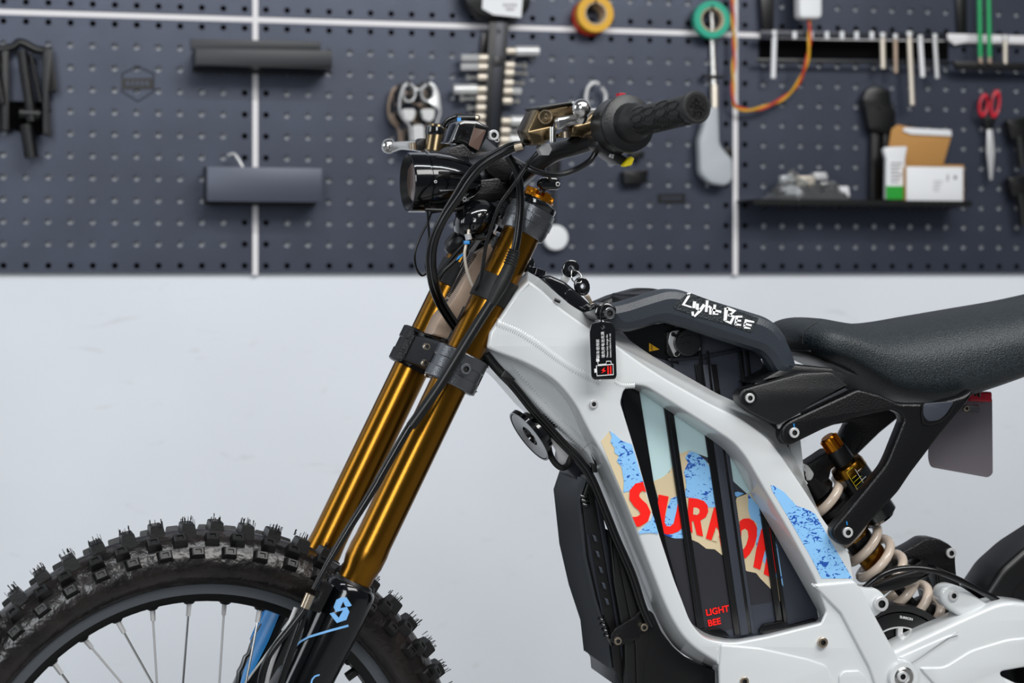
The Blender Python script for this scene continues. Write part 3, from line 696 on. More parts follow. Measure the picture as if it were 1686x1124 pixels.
lathe('switch_tip', S.at(*z1(712, 285), .10), RT, [(0, .0035), (.005, .0035), (.007, .002)], 'zinc', bike, seg=16)
box('cable_marker', S.at(*z1(603, 302), .085), RT*.0022, UP*.003, FWD*.001, 'blue', bike)
tube('throttle_cable', [(*z1(480, 350), .12), (*z1(520, 300), .12), (*z1(590, 270), .12)], .0028, 'hose', bike, fr=S)
plate('display_mount', rnd([z1(470, 565), z1(540, 500), z1(640, 470), z1(720, 560), z1(740, 640), z1(660, 660), z1(600, 610), z1(560, 600)], 5), .05, .03, 'castd', bike, bev=.002, fr=S)
plate('bar_clamp', rnd([z1(760, 560), z1(860, 520), z1(960, 580), z1(1010, 660), z1(960, 760), z1(880, 740), z1(800, 680)], 8), -.02, .05, 'castd', bike, bev=.004, fr=S)
plate('stem_riser', rnd([z1(860, 700), z1(1000, 690), z1(1060, 830), z1(1080, 930), z1(960, 960), z1(880, 880), z1(780, 760)], 8), .0, .05, 'castd', bike, bev=.004, fr=S)
bolt(*z1(852, 410), .07, 9, bike, fr=S, m='steelw'); bolt(*z1(878, 445), .07, 4, bike, fr=S, m='steelw'); bolt(*z1(640, 878), -.03, 4, bike, fr=S); bolt(*z1(940, 925), -.05, 4.5, bike, fr=S, m='castd')
# ---- hoses and wires
HS = -.118
tube('brake_hose', [(862, 240, -.16), (838, 247, -.15), (802, 268, -.13), (778, 292, -.12), (756, 325, -.11), (733, 359, -.10), (718, 393, -.09), (713, 425, -.085), (716, 458, -.08), (724, 487, -.06), (738, 513, -.04), (756, 540, -.02)], .0036, 'hose', bike, fr=S, n=14)
tube('brake_hose', [(858, 237, -.15), (836, 241, -.14), (798, 262, -.12), (770, 288, -.11), (748, 323, -.10), (726, 360, -.09), (711, 396, -.08), (706, 428, -.075), (709, 462, -.07), (718, 492, -.055), (733, 519, -.035), (750, 543, -.02)], .0032, 'hose', bike, fr=S, n=14)
tube('hose_label', [(861, 240, -.161), (848, 243, -.157)], .0042, 'zinc', bike, fr=S, n=12, curve=False)
tube('long_hose', [(836, 256, -.12), (848, 276, -.12), (855, 300, -.12), (857, 333, -.12), (855, 364, -.12), (849, 405, -.12), (838, 445, HS), (822, 478, HS), (778, 544, HS), (748, 593, HS), (722, 635, HS), (699, 668, HS), (674, 703, HS), (645, 752, HS), (622, 792, HS)], .0042, 'hose', bike, fr=S, n=16)
tube('hose_sheath', [(824, 474, HS), (800, 511, HS), (778, 546, HS), (748, 595, HS), (722, 637, HS), (699, 670, HS), (676, 702, HS)], .0053, 'blk', bike, fr=S, n=16)
tube('long_hose', [(628, 783, HS, .0042), (600, 829, HS, .0041), (572, 873, HS, .0039), (541, 925, HS, .0033), (516, 970, HS, .0028)], .004, 'hose', bike, fr=S, n=16)
bp = [(847, 412, HS, .0052), (845, 420, HS, .0060), (840, 436, HS, .0064), (833, 452, HS, .0068), (824, 470, HS, .0072), (815, 487, HS, .0062), (808, 500, HS, .0055)]
boot = tube('hose_boot', bp, .006, 'blkr', bike, fr=S, n=20)
j = Join()
for q in range(6):
    t = q/6; p = S.at(847-9*t, 413+26*t, HS); d = (S.at(833, 452, HS)-S.at(847, 412, HS)).normalized(); r = .0058+.0008*t
    V, Fc = lathe_geo(p, d, [(-.0009, r), (0, r+.0008), (.0009, r)], 20); j.add((V, Fc))
j.build('boot_ribs', 'blkr', boot)
lathe('hose_ferrule', S.at(511, 978, HS), S.at(503, 997, HS)-S.at(511, 978, HS), [(0, .0052), (.0145, .0052)], 'zinc', bike, seg=24)
tube('long_hose', [(505, 994, HS), (497, 1008, HS), (474, 1038, HS), (450, 1068, HS), (436, 1095, HS), (429, 1130, HS), (430, 1180, HS)], .0034, 'hose', bike, fr=S, n=14)
tube('caliper_hose', [(487, 1000, -.10), (478, 1022, -.10), (460, 1060, -.10), (445, 1100, -.10), (436, 1140, -.10)], .0022, 'steelw', bike, fr=S)
tube('caliper_hose', [(503, 1000, -.11), (494, 1030, -.112), (478, 1075, -.112), (462, 1124, -.112), (452, 1170, -.112)], .0040, 'hose', bike, fr=S)
plate('brake_caliper', rnd([(468, 1106), (486, 1098), (500, 1112), (498, 1190), (440, 1200), (446, 1140)], 5), -.06, .028, 'castd', bike, bev=.003, fr=S)
tube('thin_cable', [(899, 236, -.16), (884, 252, -.16), (866, 274, -.155), (845, 306, -.15), (823, 337, -.14), (810, 372, -.13), (800, 405, -.12), (795, 438, -.11), (791, 462, -.10), (783, 476, -.09)], .0020, 'hose', bike, fr=S)
tube('loop_cable', [(984, 240, -.20), (974, 262, -.20), (948, 279, -.19), (915, 288, -.18), (886, 283, -.165), (866, 274, -.15), (846, 262, -.12)], .0030, 'hose', bike, fr=S)
tube('steering_cable', [(886, 275, -.10), (900, 285, -.11), (908, 300, -.11)], .0016, 'hose', bike, fr=S)
tube('thin_wire', [(711, 348, -.02), (703, 368, -.02), (690, 395, -.02), (683, 418, -.02), (685, 440, -.02), (694, 453, -.02), (704, 448, -.02), (714, 438, -.02)], .0013, 'hose', bike, fr=S)
tube('thin_wire', [(704, 348, -.03), (705, 368, -.03), (706, 390, -.03), (703, 418, -.03), (701, 440, -.03), (704, 450, -.03)], .0013, 'hose', bike, fr=S)
tube('grey_wire', [(772, 378, -.06), (770, 392, -.062), (767, 405, -.065), (765, 420, -.065), (768, 442, -.065), (775, 463, -.065), (784, 478, -.065), (790, 468, -.065), (791, 450, -.065)], .0016, 'socketc', bike, fr=S)
tube('black_wire', [(765, 402, -.05), (752, 415, -.05), (738, 432, -.05), (724, 450, -.05), (716, 468, -.05)], .0020, 'hose', bike, fr=S)
tube('black_wire', [(758, 420, -.055), (745, 433, -.055), (730, 447, -.055), (722, 460, -.055)], .0024, 'blk', bike, fr=S)
tube('black_wire', [(778, 400, -.055), (768, 418, -.055), (758, 440, -.055)], .0018, 'hose', bike, fr=S)
box('wire_connector', S.at(759, 421, -.058), (SL(764, 418, -.058)-SL(757, 423, -.058))*.9, S.n*.002, AX*.0022, 'blue', bike, .0004)
box('wire_connector', S.at(768, 399, -.066), RT*.0028, S.n*.002, UP*.0018, 'blue', bike, .0004)
box('wire_connector', S.at(780, 405, -.055), (SL(784, 400, -.058)-SL(776, 411, -.058))*.8, S.n*.003, RT*.002, 'castd', bike, .0004)
tube('connector_stub', [(770, 385, -.064), (772, 394, -.064)], .0035, 'steelw', bike, fr=S, curve=False)

# ---- main frame
FN = -.095
z8 = lambda x, y: (820+x/4.437, 660+y/4.437)
def pair(l):   # ((near x, near y), (deep x, deep y), fillet)
    return rnd([(*a, r) for a, b, r in l], 6, 5), rnd([(*b, r) for a, b, r in l], 6, 5)
outer, outer_d = pair([((806, 548), (800, 540), 4), ((850, 482), (846, 470), 4), ((871, 461), (866, 446), 3), ((893, 477), (896, 463), 8), ((923, 506), (930, 492), 8), ((965, 536), (973, 520), 10), ((1006, 561), (1014, 545), 10), ((1056, 597), (1065, 581), 10), ((1100, 625), (1110, 608), 10), ((1168, 663), (1178, 647), 10), ((1205, 681), (1216, 664), 6), ((1226, 692), (1236, 674), 12), ((1264, 720), (1277, 706), 20), ((1286, 748), (1297, 738), 20), ((1320, 798), (1326, 795), 14), ((1360, 860), (1352, 858), 10), ((1384, 891), (1374, 890), 6), ((1400, 912), (1390, 912), 5), ((1408, 958), (1398, 958), 3), ((1419, 971), (1409, 971), 4), ((1444, 1018), (1434, 1018), 8), ((1473, 1071), (1463, 1071), 6), ((1500, 1124), (1490, 1124), 4), ((1540, 1200), (1530, 1200), 4), ((1190, 1200), (1183, 1200), 2), ((1188, 1096), (1181, 1103), 3), ((1168, 1083), (1158, 1094), 12), ((1144, 1068), (1129, 1080), 20), ((1124, 1048), (1106, 1061), 20), ((1107, 1021), (1088, 1033), 20), ((1093, 991), (1074, 1001), 20), ((1058, 901), (1038, 908), 20), ((1030, 828), (1009, 833), 16), ((1001, 763), (980, 768), 14), ((966, 704), (950, 706), 20), ((948, 666), (935, 668), 22), ((914, 625), (905, 628), 24), ((864, 597), (860, 600), 22), ((818, 580), (815, 582), 8), ((802, 573), (800, 575), 4)])
win, win_d = pair([((1027, 643), (1020, 642), 5), ((1040, 633), (1040, 639), 5), ((1064, 636), (1058, 648), 8), ((1168, 702), (1157, 714), 10), ((1208, 728), (1190, 738), 16), ((1228, 752), (1206, 758), 14), ((1259, 806), (1235, 812), 10), ((1298, 872), (1274, 878), 10), ((1343, 955), (1321, 962), 8), ((1361, 1006), (1349, 1012), 4), ((1352, 1026), (1344, 1021), 3), ((1264, 1048), (1262, 1042), 8), ((1206, 1059), (1205, 1052), 16), ((1160, 1052), (1162, 1044), 18), ((1137, 1024), (1130, 1020), 20), ((1127, 997), (1119, 995), 16), ((1110, 953), (1102, 953), 12), ((1078, 855), (1070, 855), 12), ((1051, 757), (1043, 757), 10), ((1022, 663), (1016, 663), 5)])
frame = plate('main_frame', [outer, win], FN, .040, 'white', bike, bev=.0035, seg=3, hb=.0025, deep=[outer_d, win_d])
# inner box section of the head and lower rails
plate('far_frame_plate', [outer_d, win_d], .055, .040, 'white', frame, bev=.003)
plate('head_gusset', rnd([(797, 560), (830, 505), (870, 480), (960, 560), (1000, 640), (1000, 720), (985, 775), (966, 745), (941, 722), (891, 676), (852, 631), (800, 585)], 4), -.064, .118, 'white', frame, bev=.003)
plate('frame_crossmember', rnd([(1186, 1095), (1240, 1052), (1360, 1030), (1430, 1010), (1480, 1095), (1500, 1190), (1190, 1190)], 6), -.056, .11, 'white', frame, bev=.003)
def bead(pts, lat, r, step=3.4):
    P = crv([Vector(p) for p in pts], 40, False); Q = [P[0]]
    for p in P:
        if (p-Q[-1]).length >= step/2: Q.append(p)
    C3 = [B.at(q.x, q.y, lat) for q in Q]; rr = [r*(1.0 if i % 2 else .72) for i in range(len(C3))]
    V, Fc = tube_geo([c+Vector((0, r*.76, 0)) for c in C3], rr, 16); return mo('weld_bead', V, Fc, 'weld', frame, sharp=180)
bead([(818, 532), (850, 545), (885, 566), (915, 588), (945, 608), (972, 622), (990, 630)], FN, .0068)
bead([(838, 605), (870, 640), (905, 678), (938, 708), (966, 733)], -.0645, .0070)
bead([(1012, 628), (1024, 634), (1046, 634)], FN, .004, 3)
bead([(1186, 1060), (1180, 1078), (1186, 1094)], FN, .003, 3)
# raised lands and ridges of the forged sections
plate('forged_land', rnd([(1336, 962, 3), (1408, 956, 4), (1419, 971), (1478, 1085), (1500, 1160), (1452, 1160), (1432, 1100), (1385, 1010), (1348, 972)], 4), FN-.0035, .006, 'white', frame, bev=.003, seg=3)
plate('forged_land', rnd([(1188, 1060), (1250, 1066), (1330, 1084), (1362, 1095), (1376, 1130), (1376, 1170), (1186, 1170), (1184, 1100)], 6), FN-.0025, .006, 'white', frame, bev=.0025, seg=3)
plate('forged_land', rnd([(1382, 1112), (1390, 1104), (1415, 1103), (1424, 1112), (1436, 1160), (1382, 1160)], 4), FN-.0028, .006, 'white', frame, bev=.002, seg=3)
bolt(977, 665, FN-.001, 7.2, frame); bolt(1354, 1057, FN-.002, 8.5, frame, m='zinc'); bolt(1225, 1121, FN-.003, 7.5, frame, m='zinc')
plate('shock_lug', rnd([(1400, 958), (1425, 968), (1446, 968, 12), (1462, 985, 12), (1458, 1003, 12), (1440, 1018, 8), (1415, 1000)], 8), FN+.008, .03, 'white', frame, bev=.003); bolt(1449, 993, FN+.007, 12.5, frame, m='steelw', h=.6)
plate('shock_ear', rnd([(1296, 700), (1318, 715), (1323, 760), (1330, 800), (1300, 760)], 4), -.05, .02, 'white', frame, bev=.002)
# prints on the frame
zd = lambda l: [z8(*p) for p in l]
def clipl(poly, a, b):   # keep the side to the left of a->b as seen in the picture (y down)
    out = []; f = lambda p: (b[0]-a[0])*(p[1]-a[1])-(b[1]-a[1])*(p[0]-a[0])
    for i in range(len(poly)):
        p, q = poly[i-1], poly[i]; fp, fq = f(p), f(q)
        if (fp > 0) != (fq > 0): t = fp/(fp-fq); out.append((p[0]+(q[0]-p[0])*t, p[1]+(q[1]-p[1])*t))
        if fq > 0: out.append(tuple(q)[:2])
    return out
def pr(name, poly, lat, m, parent):
    if parent.name.startswith('main_frame'):
        if sum(p[0] for p in poly)/len(poly) < 1150: poly = clipl(poly, (1020, 663), (1107, 953)); poly = clipl(poly, (1063, 903), (985, 716))
        else: poly = clipl(poly, (1316, 800), (1404, 953)); poly = clipl(poly, (1400, 1060), (1264, 806))
    if len(poly) < 3: return
    return flatp(name, poly, lat, m, parent)
def pr_old(name, poly, lat, m, parent): return flatp(name, poly, lat, m, parent)
pr('frame_print', zd([(728, 320), (790, 250), (815, 217), (830, 262), (822, 300), (850, 340), (852, 378), (882, 400), (868, 440), (902, 480), (920, 590), (916, 672), (960, 668), (1050, 600), (1108, 750), (1128, 800), (1075, 900), (1000, 955), (985, 990), (955, 905), (880, 700), (805, 500)]), FN-.0003, 'tan', frame)
pr('frame_print', zd([(815, 217), (850, 240), (905, 290), (975, 315), (1000, 350), (1060, 530), (1085, 600), (1100, 660), (1062, 600), (1030, 640), (960, 655), (916, 668), (920, 590), (902, 480), (868, 440), (882, 400), (852, 378), (850, 340), (822, 300), (830, 262)]), FN-.0008, 'fleck', frame)
pr('frame_print', zd([(1135, 828), (1172, 970), (1110, 962), (1050, 968), (1000, 990), (985, 985), (1040, 950), (1075, 905), (1118, 870)]), FN-.0008, 'fleck', frame)
pr('frame_lettering', ribbon([z8(*p) for p in [(1096, 640), (1062, 622), (1025, 632), (998, 665), (996, 708), (1022, 744), (1058, 776), (1078, 815), (1066, 856), (1026, 880), (985, 882), (945, 868)]], [13, 15, 16, 17, 17, 17, 17, 17, 17, 17, 16, 14]), FN-.0013, 'red', frame)
zq = lambda l: [(1080+x/4.437, 700+y/4.437) for x, y in l]
pr('frame_print', zq([(838, 438), (862, 440), (940, 490), (985, 540), (1030, 590), (1100, 610), (1170, 650), (1205, 690), (1268, 800), (1375, 1000), (1440, 1118), (1210, 1118), (1130, 960), (1050, 820), (965, 670), (905, 570), (850, 480)]), FN-.0003, 'fleck', frame)
# ---- battery
BT = -.0505
batt = plate('battery', rnd([(1015, 600), (1040, 548), (1120, 540), (1252, 572), (1262, 640), (1300, 760), (1352, 1032), (1340, 1060), (1150, 1070), (1120, 1030), (1020, 680)], 6), BT, .10, 'batt', bike, bev=.003)
def strip(xt, yt, xb, yb, xt2, yt2, xb2, yb2, lat, th, m, nm): return plate(nm, [(xt, yt), (xt2, yt2), (xb2, yb2), (xb, yb)], lat, th, m, batt, bev=.0006, seg=1)
dr = (76/380.)
# black channel left of the prints
plate('battery_rib', [(1018, 620), (1050, 626), (1076, 790), (1098, 900), (1135, 1035), (1118, 1035), (1060, 850)], BT-.0028, .004, 'battr', batt, bev=.0006)
plate('battery_rib', [(1083, 600), (1098, 600), (1163, 1050), (1150, 1050)], BT-.0038, .005, 'battr', batt, bev=.001)
plate('battery_groove', [(1088, 600), (1089.5, 600), (1156.5, 1050), (1155, 1050)], BT-.0042, .001, 'ctrl', batt, bev=0)
plate('battery_rib', [(1144, 600), (1180, 600), (1242, 1042), (1210, 1046)], BT-.0030, .004, 'battr', batt, bev=.0008)
plate('battery_rail', [(1157, 600), (1171, 600), (1233, 1044), (1220, 1046)], BT-.0046, .003, 'batt', batt, bev=.0006)
plate('battery_rail', [(1184, 670), (1190, 670), (1243, 1042), (1238, 1043)], BT-.0036, .003, 'batt', batt, bev=.0006)
plate('battery_rib', [(1240, 760), (1252, 760), (1290, 1032), (1280, 1034)], BT-.0036, .005, 'battr', batt, bev=.0008)
plate('battery_rib', [(1257, 790), (1262, 790), (1298, 1030), (1292, 1032)], BT-.0036, .005, 'battr', batt, bev=.0008)
# prints
pr('battery_print', [(1048, 636), (1130, 675), (1190, 715), (1225, 770), (1262, 850), (1236, 818), (1205, 790), (1185, 760), (1136, 742), (1117, 748), (1108, 768), (1095, 784), (1076, 793)], BT-.0003, 'mint', batt)
pr('battery_print', [(1076, 792), (1090, 786), (1102, 777), (1112, 757), (1117, 747), (1136, 741), (1150, 748), (1180, 775), (1205, 850), (1213, 819), (1232, 812), (1262, 806), (1290, 1000), (1282, 986), (1268, 968), (1252, 952), (1245, 943), (1230, 940), (1210, 925), (1188, 913), (1177, 904), (1163, 903), (1150, 893), (1141, 889), (1100, 882)], BT-.0007, 'tan', batt)
pr('battery_print', [(1112, 818), (1105, 820), (1100, 832), (1096, 848), (1094, 862), (1090, 878), (1100, 883), (1111, 886), (1127, 886), (1131, 880), (1126, 815), (1118, 812)], BT-.0011, 'fleck', batt)
pr('battery_print', [(1136, 742), (1148, 746), (1163, 759), (1172, 775), (1178, 835), (1163, 835), (1155, 826), (1140, 820), (1127, 818), (1130, 800), (1129, 789), (1126, 777), (1133, 761), (1128, 753)], BT-.0011, 'fleck', batt)
pr('battery_print', [(1232, 812), (1262, 850), (1280, 900), (1290, 965), (1258, 926), (1246, 905), (1244, 880), (1247, 862), (1236, 853), (1232, 838)], BT-.0011, 'fleck', batt)
pr('battery_print', [(1204, 812), (1215, 809), (1225, 812), (1214, 818)], BT-.0011, 'sky', batt)
pr('battery_print', [(1100, 882), (1112, 888), (1126, 888), (1141, 889), (1150, 893), (1163, 903), (1177, 904), (1188, 913), (1210, 925), (1230, 940), (1245, 943), (1252, 952), (1268, 968), (1282, 986), (1286, 988), (1234, 996), (1240, 1030), (1160, 1042), (1122, 1010), (1092, 882), (1090, 880)], BT-.0004, 'slate', batt)
L6 = BT-.0016
def letter(l): pr('battery_lettering', l, L6, 'red', batt)
# U
letter(zq([(20, 505), (93, 520), (70, 640), (62, 705), (75, 735), (105, 738), (130, 715), (150, 630), (165, 540), (190, 545), (205, 640), (195, 745), (165, 775), (120, 792), (75, 797), (48, 780), (35, 720), (12, 590)]))
# R
letter(zq([(240, 528), (300, 535), (350, 552), (378, 585), (382, 630), (365, 670), (325, 695), (345, 812), (300, 800), (275, 700), (262, 700), (268, 785), (235, 770), (232, 640)]))
pr('battery_print', zq([(275, 600), (300, 602), (318, 615), (318, 640), (300, 655), (272, 650)]), L6-.0004, 'tan', batt)
# second R, mostly behind the wide rib
letter(zq([(425, 600), (520, 600), (540, 660), (520, 720), (500, 740), (520, 900), (475, 880), (455, 760), (440, 740), (405, 840), (365, 826)]))
pr('battery_print', zq([(438, 760), (455, 765), (462, 800), (445, 850), (412, 840)]), L6-.0004, 'tan', batt)
# O
O_ = zq([(612, 700), (640, 682), (680, 680), (715, 700), (738, 745), (738, 810), (718, 880), (685, 940), (655, 972), (620, 960)]); letter(O_)
pr('battery_print', zq([(625, 770), (650, 755), (670, 770), (675, 815), (660, 870), (640, 905), (622, 890)]), L6-.0004, 'tan', batt)
# N
letter(zq([(770, 760), (795, 740), (830, 745), (860, 900), (878, 1050), (870, 1120), (828, 1105), (788, 1085), (800, 1010), (812, 930), (800, 900), (790, 940), (762, 1055), (712, 1035), (735, 900)]))
for s_, x, y, x2, y2 in (('LIGHT', 1162.5, 1013.5, 1199.5, 1006), ('BEE', 1166, 1031, 1189, 1026)):
    text('battery_lettering', s_, x, y, x2, y2, 14.6, BT-.0012, 'red', batt, off=.028)
plate('battery_catch', rnd([(1152, 1036), (1185, 1034), (1196, 1040), (1202, 1048), (1160, 1052)], 3), BT-.006, .008, 'battr', batt, bev=.001)
plate('battery_catch', rnd([(1250, 1040), (1258, 1028), (1290, 1022), (1300, 1030), (1345, 1018), (1345, 1030), (1260, 1046)], 3), BT-.006, .008, 'battr', batt, bev=.001)
# charge port and upper battery face
z84 = lambda x, y: (840+x/4.437, 410+y/4.437)
cp = plate('charge_port', rnd([z84(1145, 600), z84(1300, 590), z84(1320, 610), z84(1400, 700), z84(1395, 745), z84(1340, 760), z84(1240, 770), z84(1225, 790), z84(1160, 785), z84(1145, 760)], 5), BT-.006, .006, 'castd', bike, bev=.001)
plate('port_flange', rnd([z84(1170, 605), z84(1200, 595), z84(1300, 592), z84(1330, 625), z84(1395, 715), z84(1390, 738), z84(1250, 755), z84(1232, 782), z84(1205, 788), z84(1190, 760), z84(1155, 680)], 4), BT-.0085, .003, 'steelw', cp, bev=.0006)
for p in ((1190, 622), (1215, 765), (1300, 600)): bolt(*z84(*p), BT-.009, 3.6, cp, m='blk')
pc = B.at(*z84(1288, 680), BT-.010); lathe('port_cap', pc, -B.n, [(-.002, .0148), (.006, .0148), (.0075, .0138), (.008, .006)], 'plas', cp, seg=32)
text('cap_lettering', 'SURRON', *z84(1248, 700), *z84(1340, 688), 4.6, BT-.0185, 'castd', cp)
tube('cap_ridge', [(*z84(1245, 650), BT-.0175), (*z84(1290, 632), BT-.0175), (*z84(1330, 640), BT-.0175)], .0007, 'castd', cp)
wt = plate('warning_sticker', rnd([z84(1015, 685), z84(1092, 733), z84(1015, 748)], 1), BT-.0006, .0006, 'ytape', batt, bev=0)
flatp('warning_bolt', ribbon([z84(1030, 700), z84(1040, 716), z84(1030, 720), z84(1040, 738)], 1.1), BT-.0011, 'blk', batt)
plate('battery_painted_shade', [(1020, 540), (1110, 530), (1118, 600), (1055, 580)], BT-.0004, .0004, 'battr', batt, bev=0)  # dark sheet painting the shade under the front of the cover
plate('battery_upper_rail', [z84(1150, 800), z84(1390, 775), z84(1460, 760), z84(1686, 720), z84(1686, 745), z84(1470, 785), z84(1380, 800), z84(1160, 822)], BT-.0045, .003, 'ctrl', batt, bev=.0006)
for x0, x1 in ((1104, 1106), (1150, 1155), (1163, 1167), (1216, 1222), (1228, 1232)): plate('battery_groove', [(x0, 578), (x1, 577), (x1+9, 660), (x0+9, 660)], BT-.0050, .003, 'battr', batt, bev=.0003)
bolt(*z84(1412, 788), BT-.006, 2.5, batt, m='castd')
# ---- top cover
z11 = lambda x, y: (1100+x/2.877, 430+y/2.877)
cov = rnd([(999, 500), (1014, 500), (1035, 495), (1056, 488), (1099, 475, 14), (1122, 476, 14), (1170, 493), (1239, 514), (1265, 522, 16), (1283, 534, 12), (1297, 553), (1309, 579), (1317, 606, 8), (1306, 619, 8), (1290, 621, 8), (1279, 613), (1267, 592, 8), (1256, 581, 8), (1238, 575, 8), (1187, 559), (1135, 541), (1100, 531, 14), (1085, 533, 8), (1060, 541), (1036, 547, 8), (1020, 545, 8), (1008, 533), (998, 522)], 6, 5)
top = plate('battery_cover', cov, -.102, .034, 'plasc', bike, bev=.0105, seg=2, sharp=20)
plate('battery_cover', rnd([(982, 498), (1010, 486), (1054, 474, 8), (1077, 474, 8), (1110, 482), (1180, 500), (1180, 540), (1010, 530)], 5), .05, .034, 'plas', bike, bev=.008, seg=3)
plate('cover_bridge', rnd([(1062, 484), (1120, 480), (1200, 512), (1270, 545), (1285, 590), (1200, 560), (1110, 528), (1060, 535)], 5), -.07, .13, 'blk', top, bev=.004)
plate('cover_sticker', rnd([z11(100, 148), z11(430, 270), z11(395, 338), z11(285, 300), z11(150, 265), z11(30, 225), z11(28, 205)], 2), -.1027, .0007, 'seat', top, bev=0)
# hand-cut lettering on the sticker
def st(pts, wd):
    wd = [x*1.3 for x in wd] if isinstance(wd, list) else wd*1.3
    flatp('cover_lettering', ribbon([z11(*p) for p in pts], wd), -.1034, 'wprint', top)
st([(100, 155), (98, 165), (72, 205), (112, 218)], [2, 3, 4, 2]); st([(108, 150), (92, 158)], [1, 4])
st([(126, 190), (122, 222)], 4); st([(140, 200), (138, 225), (150, 232)], [3.5, 4, 2]); st([(172, 205), (150, 235), (124, 262)], [4, 4, 2]); st([(116, 238), (118, 258)], [3, 3])
st([(186, 185), (180, 240)], 3.4); st([(192, 212), (202, 220), (200, 252)], [3, 3.5, 3]); st([(222, 205), (216, 250), (238, 250)], [3.5, 3.5, 2]); st([(204, 228), (252, 240)], [2.5, 3])
st([(276, 220), (270, 282)], [5, 4]); st([(278, 222), (315, 236), (290, 256)], [4, 5, 3]); st([(284, 254), (312, 262), (296, 292), (270, 282)], [3, 4.5, 4, 2])
st([(318, 300), (326, 262), (352, 262)], [2.5, 4, 2.5]); st([(322, 280), (346, 282)], 2.5); st([(318, 298), (346, 302)], [3, 2])
st([(360, 310), (368, 280), (408, 288)], [2.5, 4, 2]); st([(362, 296), (396, 304)], 2.6); st([(360, 312), (390, 318)], [3, 1.5])
ra = rnd([z84(625, 430), z84(660, 395), z84(720, 388), z84(785, 430), z84(775, 490), z84(720, 520), z84(640, 520), z84(615, 480)], 5)
lug = plate('cover_hinge', ra, -.110, .05, 'blkg', bike, bev=.003); bolt(*z84(723, 468), -.111, 9.5, lug, m='steel')
# ---- ignition plate
ig = plate('ignition_plate', rnd([z84(232, 200), z84(290, 188), z84(400, 235), z84(480, 300), z84(605, 415), z84(612, 440), z84(595, 498), z84(580, 498), z84(400, 395), z84(345, 355), z84(242, 240)], 4), -.064, .10, 'ignb', bike, bev=.004, seg=3)
plate('lock_face', rnd([z84(395, 320), z84(440, 285), z84(600, 440), z84(580, 485), z84(420, 400)], 4), -.0655, .003, 'ignb', ig, bev=.001)
j = Join(); j.add(lathe_geo(B.at(868, 449, -.03), Vector((.1, 0, 1)), [(0, 0), (0, .010), (.006, .0105), (.008, .007), (.012, .0075), (.016, .006), (.0165, 0)], 20)); j.add(lathe_geo(B.at(882, 453, -.03), Vector((.3, 0, 1)), [(0, 0), (0, .0105), (.007, .010), (.009, 0)], 20)); j.build('steering_lock', 'ignb', bike)
tube('latch_slot', [(913, 493, FN-.0005), (922, 497, FN-.0005)], .0018, 'blk', bike, n=8)
# ---- seat (lofted)
tops = [(1299, 556), (1305, 541), (1322, 527), (1350, 523.5), (1395, 531), (1430, 534), (1465, 531), (1517, 522), (1587, 510), (1686, 493), (1790, 470), (1880, 452)]
bots = [(1300, 562), (1308, 572), (1325, 588), (1350, 599), (1385, 616), (1420, 642), (1455, 661), (1500, 670), (1560, 664), (1650, 634), (1760, 589), (1880, 549)]
def lerp_at(l, x):
    for a, b in zip(l[:-1], l[1:]):
        if a[0] <= x <= b[0]: t = (x-a[0])/(b[0]-a[0]); return a[1]+(b[1]-a[1])*t
    return l[-1][1] if x > l[0][0] else l[0][1]
V = []; Fc = []; NS = 46; NC = 40
cvt = crv([Vector(p) for p in tops], 8, False); cvb = crv([Vector(p) for p in bots], 8, False)
for i in range(NS):
    t = i/(NS-1); x = 1300.3+(1878-1300.3)*(t**1.35)
    yt = lerp_at(cvt, x); yb = lerp_at(cvb, x); yb = max(yb, yt+2)
    X = B.at(x, (yt+yb)/2, -.03).x; zt_ = B.at(x, yt, -.03).z; zb_ = B.at(x, yb, -.085).z
    zt_ = max(zt_, zb_+.002)
    s = min(1, (x-1300)/50); hw = .030+.062*sqrt(max(0, 1-(1-s)**2)); hw = hw if i else .020
    cz = (zt_+zb_)/2; hh = (zt_-zb_)/2
    for k in range(NC):
        a = 2*pi*k/NC; c_, s_ = cos(a), sin(a); e = .62
        y = hw*math.copysign(abs(c_)**e, c_); z = hh*math.copysign(abs(s_)**(.85 if s_ > 0 else .5), s_)
        if s_ > 0: y *= 1-.16*s_**1.5
        else: y *= 1-.06*abs(s_)**3
        V.append(Vector((X+ (0), y, cz+z)))
for i in range(NS-1):
    for k in range(NC): l = (k+1) % NC; Fc.append((i*NC+k, i*NC+l, (i+1)*NC+l, (i+1)*NC+k))
Fc.append(tuple(range(NC))); Fc.append(tuple((NS-1)*NC+k for k in range(NC)))
seat = mo('seat', V, Fc, 'seat', bike, sharp=180)
tube('seat_seam', [(1345, 530, -.088), (1330, 540, -.088), (1322, 552, -.088), (1322, 566, -.088)], .0008, 'blk', seat)
plate('seat_base', rnd([(1330, 580), (1372, 600), (1420, 622), (1455, 640), (1500, 648), (1560, 646), (1600, 638), (1700, 600), (1700, 585), (1560, 628), (1440, 618), (1340, 566)], 3), -.06, .12, 'blk', seat, bev=.003)
